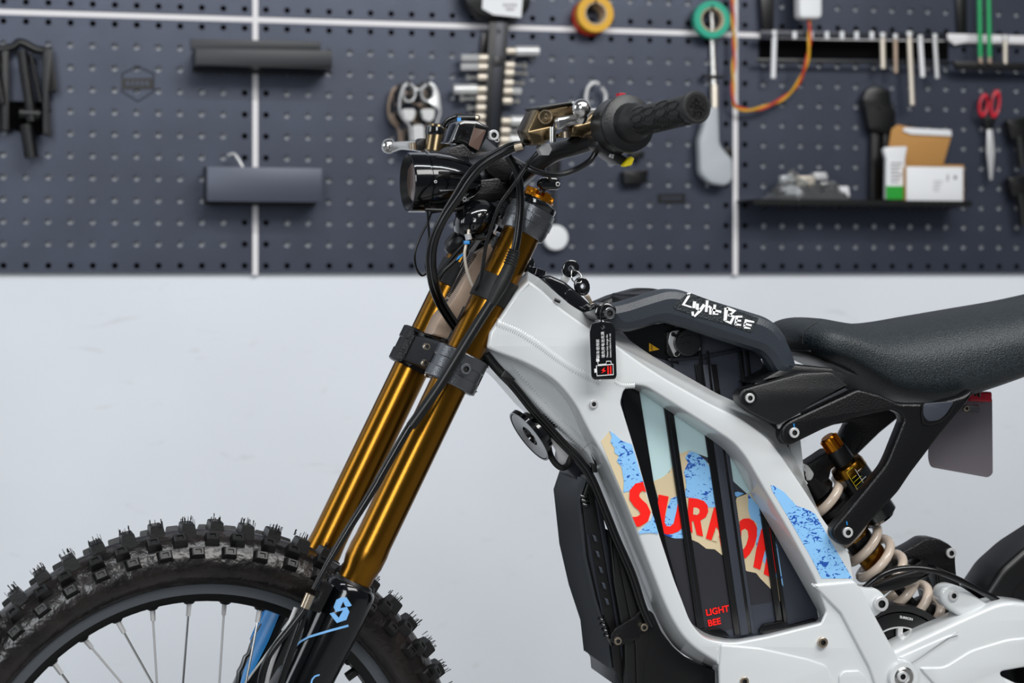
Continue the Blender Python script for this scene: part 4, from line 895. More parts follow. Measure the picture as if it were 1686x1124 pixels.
# ---- brackets and subframe
ub = plate('seat_bracket', rnd([(1216, 650, 6), (1222, 641, 6), (1245, 634), (1319, 614), (1371, 611, 8), (1399, 636), (1315, 680), (1282, 700), (1263, 692), (1236, 678), (1218, 664, 6)], 4), -.110, .022, 'plas', bike, bev=.003)
bolt(1234, 655, -.111, 8, ub); lathe('bolt_recess', B.at(1234, 655, -.1102), -B.n, [(-.002, .0088), (.0005, .0085)], 'blk', ub, seg=24)
plate('seat_bracket_top', rnd([(1240, 632), (1300, 600), (1372, 606), (1400, 634), (1320, 618)], 4), -.10, .19, 'plas', ub, bev=.003)
plate('bracket_shim', [(1281, 698), (1318, 679), (1319, 683), (1286, 702), (1283, 706)], -.102, .006, 'steelw', bike, bev=.0005)
z12 = lambda x, y: (1280+x/4.153, 660+y/4.153)
subo = rnd([(1286, 708, 6), (1290, 700, 6), (1300, 692), (1413, 640), (1450, 650), (1482, 664), (1540, 664), (1585, 652), (1602, 641), (1603, 647), (1586, 672), (1548, 716), (1500, 779), (1480, 809), (1429, 865), (1408, 890, 10), (1397, 899, 6), (1385, 897, 6), (1371, 884, 6), (1370, 872, 6), (1377, 863), (1400, 836), (1434, 795), (1456, 768, 10), (1464, 752, 10), (1488, 692, 6), (1485, 682, 6), (1470, 674, 12), (1448, 678, 12), (1400, 689), (1357, 706), (1304, 732, 5), (1294, 733, 5), (1287, 722, 5)], 6, 5)
sub = plate('subframe', subo, -.108, .020, 'castd', bike, bev=.0035, seg=3)
plate('subframe_pocket', rnd([(1520, 664), (1572, 660), (1558, 682), (1546, 692), (1528, 694), (1520, 684)], 6), -.1088, .003, 'batt', sub, bev=.0008)
flatp('subframe_pocket_edge', ribbon([(1519, 662), (1518, 684), (1520, 697), (1532, 699), (1550, 694), (1562, 683), (1576, 660)], 3.2), -.1092, 'blk', sub, th=.0008)
bolt(1307, 712, -.1085, 8.6, sub); bolt(1395, 876, -.1085, 8.8, sub)
for x, y in ((1307, 697), (1394, 858)): flatp('paint_mark', ribbon([(x, y), (x+1, y+6)], 1.8), -.1087, 'blue', sub)
fsub = plate('far_subframe', rnd([(1286, 690), (1340, 672), (1400, 640), (1500, 620), (1560, 640), (1486, 683), (1450, 712), (1411, 750), (1392, 772), (1372, 768), (1378, 735), (1398, 695), (1360, 702)], 5), .085, .020, 'castd', bike, bev=.003)
flatp('far_subframe_slot', ribbon([(1400, 742), (1404, 722), (1412, 712), (1420, 714), (1422, 724), (1410, 744)], 2), .0842, 'blk', fsub)
# number plate
npl = plate('number_plate', rnd([(1530, 700, 4), (1560, 640, 3), (1634, 655, 4), (1635, 780, 6), (1627, 786, 4), (1533, 769, 6), (1529, 755)], 5), .02, .0025, 'plate', bike, bev=.0006)
plate('tail_light', rnd([(1596, 646), (1634, 645), (1634, 662), (1596, 660)], 3), .012, .012, 'redd', bike, bev=.002)
tube('plate_stay', [(1590, 672, -.02), (1608, 672, .0)], .0042, 'blk', bike, curve=False); bolt(1591, 672, -.03, 5, npl, m='zinc')
tube('tail_wire', [(1606, 636, -.02), (1606, 650, -.01)], .0018, 'hose', bike, curve=False); tube('tail_wire', [(1612, 636, -.02), (1612, 652, -.01)], .0018, 'hose', bike, curve=False)
# ---- shock
sa, sb = B.at(1322, 778, -.012), B.at(1545, 1047, -.012); sd = (sb-sa).normalized(); SLN = (sb-sa).length
shock = lathe('shock_body', sa, sd, [(.0, .010), (.004, .018), (.030, .019), (.034, .0155), (.060, .0155), (.061, .021), (.075, .021), (.076, .0165), (.150, .0165), (.152, .006), (.205, .006), (.207, .018), (.232, .018), (.236, .012)], 'blk', bike, seg=32)
lathe('shock_sleeve', sa, sd, [(.036, .0162), (.058, .0162)], 'gold', shock, seg=32); lathe('shock_sleeve', sa, sd, [(.082, .0172), (.098, .0172)], 'gold', shock); lathe('shock_sleeve', sa, sd, [(.120, .0168), (.142, .0168)], 'gold', shock)
lathe('spring_seat', sa, sd, [(.046, .02), (.047, .0265), (.054, .0268), (.056, .02)], 'blk', shock, seg=32)
e1_ = (Vector((0, 0, 1))-sd*sd.z).normalized(); e2_ = -Vector((0, 1, 0)); e2_ = (e2_-sd*e2_.dot(sd)).normalized(); P_ = []
s0 = (B.at(1350, 812, -.012)-sa).dot(sd); turns = 8.4; pt_ = .0238
for q in range(int(turns*28)):
    ph = 2*pi*q/28; pz_ = s0+pt_*ph/(2*pi); P_.append(sa+sd*pz_+(e1_*cos(ph)+e2_*sin(ph))*.0252)
V, Fc = tube_geo(P_, .0056, 12); mo('coil_spring', V, Fc, 'cream', shock, sharp=180)
plate('shock_eye', rnd([(1318, 762, 6), (1330, 764, 6), (1342, 780), (1336, 792), (1322, 790)], 5), -.035, .05, 'steelw', shock, bev=.002); bolt(1322, 778, -.036, 7, shock, m='steelw')
ra_, rb_ = B.at(1368, 728, -.028), B.at(1432, 822, -.028); rd = (rb_-ra_).normalized(); RLn = (rb_-ra_).length
res = lathe('shock_reservoir', ra_, rd, [(.022, .0105), (.028, .012), (.030, .0185), (.034, .0200), (.046, .0200)], 'gold', bike, seg=40)
lathe('reservoir_sticker', ra_, rd, [(.041, .0203), (RLn+.022, .0202), (RLn+.026, .016)], 'blkg', res, seg=40)
lathe('reservoir_neck', ra_, rd, [(.008, .0115), (.012, .0125), (.028, .0125)], 'blk', res)
kj = Join(); kj.add(lathe_geo(ra_, rd, [(-.008, 0), (-.008, .0075), (-.006, .0088), (.008, .0092), (.010, .0075), (.010, 0)], 24)); _, ku, kv = basis(rd)
for q in range(10):
    a = 2*pi*q/10; dd = ku*cos(a)+kv*sin(a); kj.add(box_geo(ra_+dd*.0092+rd*.001, rd*.0065, dd*.0014, rd.cross(dd)*.0017, .0005))
kj.build('adjuster_knob', 'golds', res)
j1, j2 = Join(), Join()
for q, (x0, y0, x1, y1) in enumerate([(1394, 778, 1404, 769), (1394, 778, 1412, 806), (1403, 788, 1410, 782), (1406, 794, 1418, 783), (1409, 800, 1421, 789), (1413, 806, 1425, 795), (1416, 812, 1420, 808)]):
    j1.add(tube_geo([B.at(x0, y0, -.0488), B.at(x1, y1, -.0488)], .00022, 4))
for (x0, y0, x1, y1) in [(1408, 772, 1426, 802), (1412, 776, 1418, 771), (1419, 790, 1426, 784), (1422, 797, 1429, 790)]: j2.add(tube_geo([B.at(x0, y0, -.0488), B.at(x1, y1, -.0488)], .00022, 4))
j1.build('sticker_lettering', 'yellow', res); j2.build('sticker_lettering', 'wprint', res)
br = plate('reservoir_bridge', rnd([(1325, 768), (1344, 756), (1368, 740), (1384, 746), (1392, 760), (1370, 772), (1366, 790), (1352, 800), (1340, 790), (1330, 784)], 5), -.030, .03, 'castd', bike, bev=.003)
flatp('bridge_slot', ribbon([(1345, 766), (1364, 757)], 4), -.0306, 'blk', br, th=.0006)
# ---- linkage, pulley, swingarm, rear guard
rk = plate('linkage_rocker', [rnd([(1466, 918), (1505, 898), (1524, 886, 6), (1545, 886, 8), (1566, 897, 8), (1574, 908, 8), (1574, 925), (1577, 960), (1590, 1000), (1600, 1040), (1560, 1050), (1540, 1030), (1530, 985), (1524, 965), (1530, 945), (1515, 940), (1490, 945), (1440, 965), (1430, 950), (1470, 930)], 5), rnd([(1482, 930), (1504, 919), (1516, 923), (1498, 934)], 2)], .020, .03, 'castd', bike, bev=.003)
bolt(1565, 910, .0195, 8.5, rk, m='steelw'); 
plate('linkage_arm', rnd([(1425, 968), (1475, 948), (1515, 937), (1535, 944), (1508, 960), (1478, 972), (1450, 974)], 5), -.058, .012, 'blk', rk, bev=.003)
plate('linkage_back', rnd([(1540, 930), (1580, 950), (1590, 1010), (1610, 1050), (1550, 1060), (1535, 1010), (1545, 985)], 5), .0, .05, 'blk', bike, bev=.003)
lk = plate('swingarm_link', rnd([(1548, 985, 10), (1552, 967, 10), (1568, 961, 10), (1588, 968), (1640, 1002), (1600, 1028), (1560, 1000)], 6), -.075, .025, 'white', bike, bev=.005, seg=3); bolt(1569, 980, -.0755, 8.5, lk, m='steelw')
tube('rear_hose', [(1420, 971, -.075), (1444, 951, -.08), (1473, 938, -.082), (1509, 935, -.084), (1545, 941, -.086), (1581, 955, -.084), (1617, 974, -.076), (1650, 993, -.060), (1690, 1020, -.04)], .0034, 'hose', bike, n=14)
pcn = B.at(1478, 1096, -.045)
pul = lathe('drive_pulley', pcn, B.n, [(.0, .0), (.0, .018), (.004, .020), (.006, .043), (.0, .0435), (-.002, .0445), (-.002, .060), (.001, .0615), (.030, .0615), (.032, .055)], 'blk', bike, seg=80, sharp=25, cap=False)
ring('pulley_rim', pcn, B.n, [(-.0030, .0432), (-.0030, .0448), (0, .0448), (0, .0432)], 'steelw', pul, seg=64)
for q in range(5):
    a = 2*pi*q/5+pi/2-.05; dd = B.u*cos(a)+B.v*sin(a); box('pulley_spoke', pcn+dd*.031-B.n*.0, dd*.013, B.n*.003, dd.cross(B.n)*.0032, 'steelw', pul, .001)
ring('belt_cover', pcn, B.n, [(-.004, .062), (-.005, .069), (.02, .070), (.02, .062)], 'blk', bike, seg=64)
text('pulley_lettering', 'SURRON', 1481, 1017, 1500, 1021, 6, -.0475, 'wprint', pul)
swo = rnd([(1471, 1072, 4), (1520, 1049), (1580, 1021), (1625, 1001), (1645, 993, 10), (1668, 990, 14), (1700, 994), (1760, 1010), (1760, 1200), (1480, 1200), (1466, 1120), (1462, 1090)], 6, 5)
cut = rnd([(1644, 1110, 4), (1658, 1103), (1720, 1096), (1720, 1140), (1680, 1128)], 3)
swg = plate('swingarm', [swo, cut], -.088, .045, 'white', bike, bev=.005, seg=3)
plate('swingarm_rib', rnd([(1512, 1098), (1555, 1098), (1600, 1070), (1660, 1052), (1700, 1048), (1700, 1096), (1644, 1106), (1680, 1150), (1560, 1150)], 10), -.0905, .006, 'white', swg, bev=.0025, seg=3)
plate('swingarm_slope', rnd([(1478, 1082), (1560, 1046), (1582, 1040), (1510, 1088), (1496, 1096)], 6), -.0900, .006, 'white', swg, bev=.0025, seg=3)
pv = B.at(1485, 1113, -.098)
lathe('pivot_boss', pv, B.n, [(-.006, .0125), (-.006, .0165), (-.002, .0178), (.02, .0185)], 'white', swg, seg=40); lathe('pivot_axle', pv-B.n*.0065, -B.n, [(-.004, .0125), (-.001, .0120), (.0015, .0095), (.0015, .006), (-.004, .0055), (-.004, 0)], 'steel', swg, seg=32, cap=False, sharp=20); bolt(1485, 1113, -.106, 9, swg)
plate('motor_case', rnd([(1640, 1090), (1720, 1080), (1720, 1160), (1640, 1160)], 4), -.03, .03, 'blk', bike)
rg = plate('rear_mudguard', rnd([(1622, 978, 4), (1650, 936, 10), (1688, 902, 10), (1750, 862), (1800, 850), (1800, 1060), (1640, 1060)], 10), -.035, .07, 'blk', bike, bev=.008, seg=3)
flatp('guard_groove', ribbon([(1662, 1000), (1672, 970), (1700, 940)], 2), -.0358, 'blk', rg)
# ---- controller, heat sink, horn and lower cover
hpts = [(969, 789), (958, 822), (963, 868), (968, 915), (984, 985), (1004, 1046), (1010, 1100), (1030, 1140)]
hs_ = plate('heat_sink', rnd(hpts+[(1042, 1140), (1022, 1010), (1003, 900), (985, 805), (976, 790)], 2), -.060, .105, 'blk', bike, bev=.001)
j = Join()
for q in range(13):
    dl_ = Vector((0, .003+.099*q/12, 0)); P_ = [B.at(x, y, -.060)+dl_+Vector((-.0020, 0, 0)) for x, y in hpts[:-1]]
    j.add(tube_geo(P_, .0022, 4))
jf = j.build('cooling_fins', 'fin', hs_)
plate('heat_sink_cap', rnd([(966, 782), (978, 786), (984, 800), (966, 796)], 2), -.061, .107, 'castd', hs_, bev=.001)
ctl = plate('controller_case', rnd([(972, 792), (985, 805), (1003, 900), (1022, 1010), (1042, 1130), (1015, 1130), (1008, 1050), (985, 980), (968, 900), (957, 822)], 3), -.058, .10, 'ctrl', bike, bev=.002)
plate('controller_rail', [(976, 800), (984, 802), (1030, 1060), (1046, 1140), (1034, 1140), (1020, 1060)], -.062, .006, 'ctrl', ctl, bev=.001)
plate('controller_rail', [(998, 880), (1008, 885), (1040, 1000), (1038, 1016), (1024, 1018)], -.056, .006, 'ctrl', ctl, bev=.001)
plate('controller_end', [(1023, 1012), (1037, 1012), (1039, 1019), (1026, 1021)], -.063, .006, 'steelw', ctl, bev=.001)
for q in range(5): t = q/4; plate('controller_vent', rnd([(977+20*t-2, 880+104*t), (982+20*t-1, 882+104*t), (984+20*t, 892+104*t), (979+20*t, 891+104*t)], 1), -.064, .004, 'batt', ctl, bev=.0005)
j = Join(); j.add(tube_geo([B.at(968, 880, -.062), B.at(973, 915, -.062), B.at(982, 960, -.062), B.at(993, 1012, -.062)], [.0012, .0026, .0016, .0012], 8)); j.build('edge_trim', 'ctrl', ctl)
for q in range(3): tube('controller_cable', [(956+q*2, 815+q*7, -.066), (962+q*2, 818+q*7, -.067), (967+q*1, 815+q*7, -.062)], .0020, 'blkg', ctl)
for q in range(4): tube('controller_cable', [(985+q*3, 1018+q*9, -.066), (993+q*3, 1022+q*9, -.069), (1001+q*2, 1036+q*8, -.062)], .0022, 'blkg', ctl)
lcv = plate('lower_cover', rnd([(1002, 870), (1030, 925), (1056, 1000), (1076, 1008), (1090, 1040), (1110, 1066), (1135, 1086), (1160, 1098), (1179, 1103, 3), (1179, 1180), (1030, 1180), (1028, 1060), (1010, 960)], 6), -.070, .045, 'blk', bike, bev=.003)
plate('cover_step', rnd([(1012, 890), (1022, 905), (1054, 1000), (1070, 1050), (1060, 1100), (1060, 1180), (1050, 1180), (1046, 1060), (1030, 980)], 6), -.073, .005, 'blk', lcv, bev=.0012)
mb = plate('controller_bracket', rnd([(1006, 1044, 5), (1014, 1034), (1044, 1016), (1055, 1004, 1), (1056, 1008, 1), (1048, 1020), (1054, 1050), (1040, 1056), (1018, 1064, 5), (1008, 1058, 5)], 2), -.077, .004, 'castd', bike, bev=.0008)
bolt(1016.5, 1054.5, -.0775, 6.6, mb, m='zinc', h=.8); bolt(1059.5, 1032, -.0745, 6.6, lcv, m='zinc', h=.8)
# horn
hd = (B.at(833, 741, -.054)-B.at(876, 707, -.05)).normalized(); hc = B.at(873, 717, -.05)
hn = lathe('horn', hc, hd, [(-.030, 0), (-.030, .010), (-.022, .0115), (-.020, .017), (-.012, .0175), (-.011, .0235), (-.003, .0245), (-.002, .0305), (.0, .0310), (.0015, .0290), (.0005, .012), (-.002, .0115), (-.004, .007), (-.002, 0)], 'blkg', bike, seg=48, sharp=30, cap=False)
ring('horn_rim', hc, hd, [(-.003, .0312), (-.003, .0322), (.002, .0318), (.002, .0300)], 'anod', hn, seg=48)
plate('horn_stay', rnd([(900, 700), (912, 706), (946, 742), (940, 746), (930, 770), (922, 768), (916, 742), (904, 722)], 4), -.045, .003, 'steelw', bike, bev=.0006)
tube('horn_wire', [(902, 722, -.05), (905, 745, -.05), (914, 762, -.05), (926, 770, -.05), (936, 762, -.045), (938, 740, -.04)], .0034, 'blkr', bike)
tube('horn_terminal', [(899, 722, -.052), (907, 732, -.052)], .003, 'zinc', bike, curve=False)
plate('lower_bracket', rnd([(938, 745), (966, 770), (978, 800), (960, 800), (934, 772)], 4), -.03, .06, 'ctrl', bike, bev=.002)
# cables down the front tube
for k_, (o, r_) in enumerate(((0, .0036), (6, .0024))):
    tube('frame_cable', [(800-o*.6, 583+o*.6, -.070), (825-o*.6, 612+o*.6, -.071), (848-o*.6, 636+o*.6, -.071), (885-o*.7, 681+o*.6, -.071), (925-o*.8, 725+o*.5, -.071), (955-o, 756+o*.3, -.073), (975-o, 786, -.073), (997-o, 838, -.073), (1018-o, 890, -.074), (1042-o, 945, -.076), (1060-o, 1000, -.076), (1074-o, 1030, -.076)], r_, 'hose', bike, n=12)
tube('cable_sheath', [(800, 583, -.070), (820, 607, -.071), (834, 621, -.071)], .0046, 'blkr', bike, n=12)
plate('cable_clip', rnd([(824, 620), (832, 608), (849, 624), (838, 635)], 2), -.076, .012, 'blk', bike, bev=.001)
plate('cable_clip', rnd([(974, 762), (982, 764), (985, 778), (975, 778)], 2), -.078, .010, 'blk', bike, bev=.001)

# ---- keys and tag: things of their own
kx = empty('key', B.at(935, 462, -.02), 'black-bowed key standing in the ignition lock', 'key', None)
def keybow(cx, cy, rx, ry, rot, lat, par):
    o = circ(cx, cy, rx, ry, 16, rot); h = circ(cx, cy, rx*.30, None, 12)
    q = plate('key_bow', [o, h], lat, .007, 'blkg', par, bev=.0015); ring('bow_eyelet', B.at(cx, cy, lat-.0003), B.n, [(0, px2m(rx*.28, B.at(cx, cy, lat))), (0, px2m(rx*.40, B.at(cx, cy, lat))), (.002, px2m(rx*.40, B.at(cx, cy, lat))), (.002, px2m(rx*.28, B.at(cx, cy, lat)))], 'steel', q, seg=20)
keybow(*z84(447, 143), 14, 15, .3, -.030, kx); plate('key_blade', [z84(385, 190), z84(440, 215), z84(412, 256), z84(366, 232)], -.028, .002, 'steelw', kx, bev=.0003)
ky = empty('key', B.at(966, 480, -.05), 'second black-bowed key hanging from the ring beside the lock', 'key', None)
keybow(*z84(530, 272), 12.5, 16, -.25, -.052, ky); plate('key_blade', [z84(540, 345), z84(578, 330), z84(612, 412), z84(605, 420)], -.050, .002, 'zinc', ky, bev=.0003)
kr = tube('key_ring', [(*z84(450, 150), -.040), (*z84(480, 158), -.045), (*z84(510, 180), -.048), (*z84(522, 215), -.05), (*z84(512, 245), -.052), (*z84(470, 240), -.05), (*z84(450, 215), -.045), (*z84(446, 180), -.042), (*z84(450, 150), -.040)], .0008, 'steel', None)
props(kr, 'thin steel ring joining the two ignition keys', 'key ring')
tg = plate('hang_tag', [rnd([(971, 545, 8), (974, 532, 6), (990, 529, 6), (1006, 530, 6), (1013, 540, 8), (1015.5, 618, 5), (1013, 624, 5), (978, 625, 5), (974, 620, 5)], 4), circ(992.5, 538.5, 3.0, None, 12)], -.120, .0016, 'blkg', None, bev=.0003)
props(tg, 'black rounded battery-charging tag hanging on the white frame', 'tag'); TL = -.1204
cord = tube('tag_cord', [(992, 540, -.121), (990, 527, -.121), (989, 512, -.121), (993, 501, -.119), (1000, 497, -.117)], .0009, 'hose', tg, n=8)
for s_, x, y, sz in (('新车使用前', 987, 589, 6.2), ('请先将电池充满', 995.5, 589, 6.2), ('Please fully charge the', 1001.5, 588, 4.2), ('battery before first use', 1006.5, 588, 4.2)):
    text('tag_lettering', s_, x, y, x-1.2, y-45, sz, TL, 'wprint', tg, ext=.0001)
def tr(pts, wd, m='wprint', closed=False): flatp('tag_icon', ribbon(pts, wd), TL-.0002, m, tg, th=.0003)
tr([(982, 602), (1009.5, 599.5), (1010, 616.5), (983, 618.5), (982, 602), (984, 602)], 1.4); flatp('tag_icon', [(978.5, 607), (981.5, 606.5), (982, 613), (979, 613.5)], TL-.0002, 'wprint', tg, th=.0003)
flatp('tag_icon', [(996, 604), (990, 610), (994, 610.5), (990, 614.5), (998, 610), (994.5, 609)], TL-.0002, 'red', tg, th=.0003)
tr([(1001, 602.5), (1001.4, 616)], 2.2, 'red'); tr([(1005.4, 602.2), (1005.8, 615.6)], 2.2, 'red')
tr([(984, 594), (985, 600), (998, 599), (998.5, 594.5), (1006, 594.5), (1006.5, 598.5)], 1.1); flatp('tag_icon', [(981.5, 590.5), (986.5, 590), (987, 595), (982, 595.5)], TL-.0002, 'wprint', tg, th=.0003)
tr([(982.8, 587.5), (983, 591)], 1.0); tr([(985.8, 587.3), (986, 591)], 1.0)
# steel stand for the bike, below the frame of the picture

# ================================================================ THINGS ON THE WALL
def wp(name, loops, off, th, m, parent=None, bev=.0012, seg=2): return plate(name, loops, -off, th, m, parent, bev=bev, seg=seg, fr=W)
def wroot(name, x, y, label, cat, group=None): return empty(name, W.at(x, y, 0), label, cat, group)
def wt_(name, pts, r, m, parent=None, **k): return tube(name, pts, r, m, parent, fr=W, **k)
# two steel shelves, open side down
def shelf(x0, y0, x1, y1, dep, m1, label):
    r = wroot('wall_shelf', (x0+x1)/2, (y0+y1)/2, label, 'shelf')
    f = wp('front_lip', [(x0, y0), (x1, y0+3), (x1, y1+2), (x0, y1)], dep, .0016, m1, r, bev=.0005)
    c = (W.at(x0, y0, -dep)+W.at(x1, y0, -dep))/2; xa = W.at(x0, y0, -dep).x; xb = W.at(x1, y0, -dep).x; za = W.at(x0, y0, -dep).z; zc = W.at(x0, y1, -dep).z
    box('shelf_top', ((xa+xb)/2, YP-dep/2, za-.001), ((xb-xa)/2, 0, 0), (0, dep/2-.0005, 0), (0, 0, .0008), 'shelfd', r)
    for x in (xa+.0008, xb-.0008): box('end_plate', (x, YP-dep/2, (za+zc)/2), (.0008, 0, 0), (0, dep/2-.001, 0), (0, 0, (za-zc)/2), 'blk', r)  # end plates coloured black to stand for their unlit sides
    box('back_plate', ((xa+xb)/2, YP-.001, (za+zc)/2), ((xb-xa)/2, 0, 0), (0, .0008, 0), (0, 0, (za-zc)/2+.004), 'shelfd', r)
    box('shelf_floor', ((xa+xb)/2, YP-dep/2, zc+.001), ((xb-xa)/2-.001, 0, 0), (0, dep/2-.001, 0), (0, 0, .0008), 'blk', r)
    return r
r = shelf(322, 80, 547, 107, .085, 'shelfd', 'narrow black steel shelf near the top of the board, above the grey one')
wp('back_lip', [(314, 64), (528, 68), (528, 84), (314, 82)], .004, .003, 'shelfd', r)
shelf(341, 274, 530, 331, .075, 'shelf', 'grey steel tray shelf with a tall flat front lip, lower on the board')
q = wt_('allen_key', [(376, 256, -.03), (386, 254, -.035), (398, 272, -.04), (406, 290, -.04)], .0028, 'steelw'); props(q, 'short silver hex key poking up behind the grey tray shelf', 'hex key')
# emblem plates
def emblem(cx, cy, s, lbl, hexa=True):
    r = wroot('emblem', cx, cy, lbl, 'emblem')
    if hexa:
        hx = [(cx+s*sx, cy+s*sy) for sx, sy in ((0, -29), (27, -16), (27, 14), (0, 31), (-27, 14), (-27, -16))]; hi = [(cx+(x-cx)*.94, cy+(y-cy)*.94) for x, y in hx]
        wp('hexagon_outline', [hx, hi], .0006, .0006, 'pegdark', r, bev=0)
    wp('emblem_bar', [(cx-27*s, cy-8*s), (cx+26*s, cy-9*s), (cx+26*s, cy+10*s), (cx-27*s, cy+10*s)], .0014, .0014, 'blk', r, bev=0)
    for k in range(5): wp('emblem_letter', [(cx+(-19+k*8)*s, cy-3*s), (cx+(-15+k*8)*s, cy-5*s), (cx+(-14+k*8)*s, cy+4*s), (cx+(-19+k*8)*s, cy+3*s)], .0018, .0004, 'peg', r, bev=0)
emblem(227, 137, 1.0, 'small black badge in a thin hexagon outline on the left panel')
emblem(1106, 326, .85, 'small black badge low on the middle panel, right of the white disc', False)
# black clamp tools, far left
r = wroot('clamp_tool', 45, 160, 'black jointed clamp tool with a slanting arm, hung at the left end of the board', 'tool')
wt_('hook_bar', [(-15, 84, -.03), (20, 78, -.03), (34, 70, -.03), (60, 82, -.03), (86, 84, -.03)], .0075, 'blk', r)
wp('side_arm', rnd([(70, 78), (86, 80), (95, 150), (80, 152), (84, 225), (70, 220)], 2), .04, .02, 'castd', r)
wp('side_arm', rnd([(2, 84), (14, 82), (15, 215), (3, 216)], 2), .04, .02, 'castd', r)
wp('base_block', rnd([(14, 166), (82, 168), (82, 214), (60, 222), (14, 210)], 3), .02, .016, 'pegdark', r)
wt_('slanting_arm', [(36, 84, -.05), (48, 165, -.05), (52, 200, -.05)], .0095, 'castd', r)
wt_('slanting_arm', [(50, 88, -.04), (66, 168, -.04)], .004, 'castd', r)
wt_('lower_tube', [(43, 205, -.045), (52, 260, -.045)], .012, 'castd', r, curve=False)
wt_('pivot_collar', [(32, 186, -.05), (66, 188, -.05)], .010, 'blk', r, curve=False)
r = wroot('clamp_tool', -6, 160, 'second black clamp tool, cut off by the picture edge, left of the jointed one', 'tool')
wt_('slanting_arm', [(-20, 95, -.05), (-4, 130, -.05), (4, 170, -.05)], .006, 'castd', r); wp('side_arm', rnd([(-30, 90), (0, 86), (4, 210), (-10, 216), (-20, 120)], 2), .02, .015, 'blk', r)
# silver fork crowns
for k_, (dx, dy, off, lb) in enumerate(((0, 0, .075, 'front'), (-9, 2, .050, 'middle'), (-18, 6, .025, 'rear'))):
    r = wroot('handlebar_clamp', 688+dx, 180, 'white metal twin-loop bicycle clamp, %s one of the three nested left of the rail' % lb, 'clamp')
    o1 = rnd([(657, 160, 8), (664, 138, 8), (675, 133, 3), (681, 140, 2), (690, 147, 4), (699, 140, 2), (705, 133, 3), (716, 137, 8), (724, 152, 8), (728, 186, 6), (722, 202, 6), (722, 236, 3), (676, 238, 3), (674, 206, 6), (662, 196, 8), (656, 180, 8)], 3)
    h1 = [(x, y) for x, y in circ(674, 153, 8.5, 12)]; h2 = circ(705, 152, 8.5, 12); h3 = rnd([(666, 182), (681, 182), (680, 192), (676, 197), (669, 194)], 2); h4 = rnd([(698, 182), (713, 182), (712, 192), (708, 197), (700, 194)], 2)
    h5 = rnd([(686, 172), (693, 172), (693, 236), (686, 236)], 1); h5 = rnd([(684, 208), (695, 208), (696, 230), (683, 230)], 3)
    L_ = [[(x+dx, y+dy) for x, y in l] for l in (o1, h1, h2, h3, h4, h5)]
    wp('clamp_plate', L_, off, .012, ('steelw', 'castd', 'beige')[k_], r, bev=.003)
    for x in (674, 705): wp('clamp_slot', [(x-3+dx, 132+dy), (x+2+dx, 132+dy), (x+2+dx, 146+dy), (x-2+dx, 146+dy)], off+.0004, .003, 'blk', r, bev=0)
# black socket rail with fittings
r = wroot('socket_rail', 815, 120, 'tall black steel rail hung down the middle panel between two columns of sockets', 'rail')
wp('rail', [(806, 28), (838, 28), (822, 252), (794, 252)], .030, .008, 'castd', r); wp('rail_groove', [(818, 34), (832, 34), (818, 250), (806, 250)], .0305, .002, 'ctrl', r, bev=.0003)
wp('rail_flange', [(794, 55), (806, 52), (800, 92), (790, 92)], .012, .01, 'blk', r)
wt_('rail_hole', [(820, 52, -.031), (820.5, 52, -.0285)], .004, 'blk', r, curve=False, n=16)
wp('rail_catch', rnd([(812, 93), (828, 92), (827, 108), (812, 108)], 2), .034, .006, 'blk', r)
r = wroot('scanner', 818, 5, 'black rounded tool head with a white label at the top of the rail', 'tool')
wp('head', rnd([(762, -40), (880, -40), (872, 18, 20), (850, 32, 8), (790, 30, 10), (764, 2, 14)], 6), .045, .035, 'blk', r, bev=.006)
wp('label', rnd([(796, -20), (862, -20), (858, 29), (812, 24), (794, 14)], 1), .0462, .001, 'paper', r, bev=0)
[wp('label_lettering', [(828+q*6, 6), (833+q*6, 6.5), (832+q*6, 11), (829+q*6, 11)], .0466, .0003, 'plate', r, bev=0) for q in range(4)]
wp('label_lettering', [(832, 13.5), (848, 14), (846, 17), (834, 17)], .0466, .0003, 'plate', r, bev=0)
num = ['topmost', 'second', 'third', 'fourth', 'fifth', 'sixth', 'seventh', 'eighth', 'ninth', 'tenth']
for side, rows in ((-1, [(95, 44, 1), (110, 44, 1), (127, 36, 2), (147, 54, 0), (162, 44, 2), (177, 32, 2), (192, 28, 2), (206, 26, 1)]), (1, [(84, 54, 0), (107, 36, 2), (120, 38, 2), (136, 34, 2), (150, 30, 1), (166, 28, 2), (199, 48, 0), (215, 34, 2), (230, 48, 0), (244, 26, 1)])):
    for k_, (y, ln, kd) in enumerate(rows):
        xr = (803-(y-95)*.05) if side < 0 else (833-(y-84)*.07)
        r = wroot('socket', xr+side*20, y, '%s on the %s side of the black rail, %s down' % (('long silver socket', 'short silver socket', 'stubby silver fitting')[kd], 'headlight' if side < 0 else 'throttle', num[k_]) , 'socket', 'sockets on the black rail')
        A_ = W.at(xr, y, -.026); Bq = W.at(xr+side*ln, y+.3, -.026); d = Bq-A_; L_ = d.length; d.normalize()
        lathe('collar', A_, d, [(0, .0055), (.001, .0068), (.016, .0068), (.017, .0058)], 'socketc', r, seg=20)
        if kd == 0: lathe('barrel', A_+d*.017, d, [(0, .0085), (.001, .0095), (L_-.018, .0095), (L_-.017, .0085)], 'steelw', r, seg=20)
        elif kd == 1: lathe('barrel', A_+d*.017, d, [(0, .0060), (.001, .0066), (L_-.018, .0066), (L_-.017, .005)], 'steelw', r, seg=6)
        else: lathe('barrel', A_+d*.017, d, [(0, .0035), (L_-.026, .0040), (L_-.025, .0066), (L_-.018, .0066), (L_-.017, .004)], 'steel', r, seg=8)
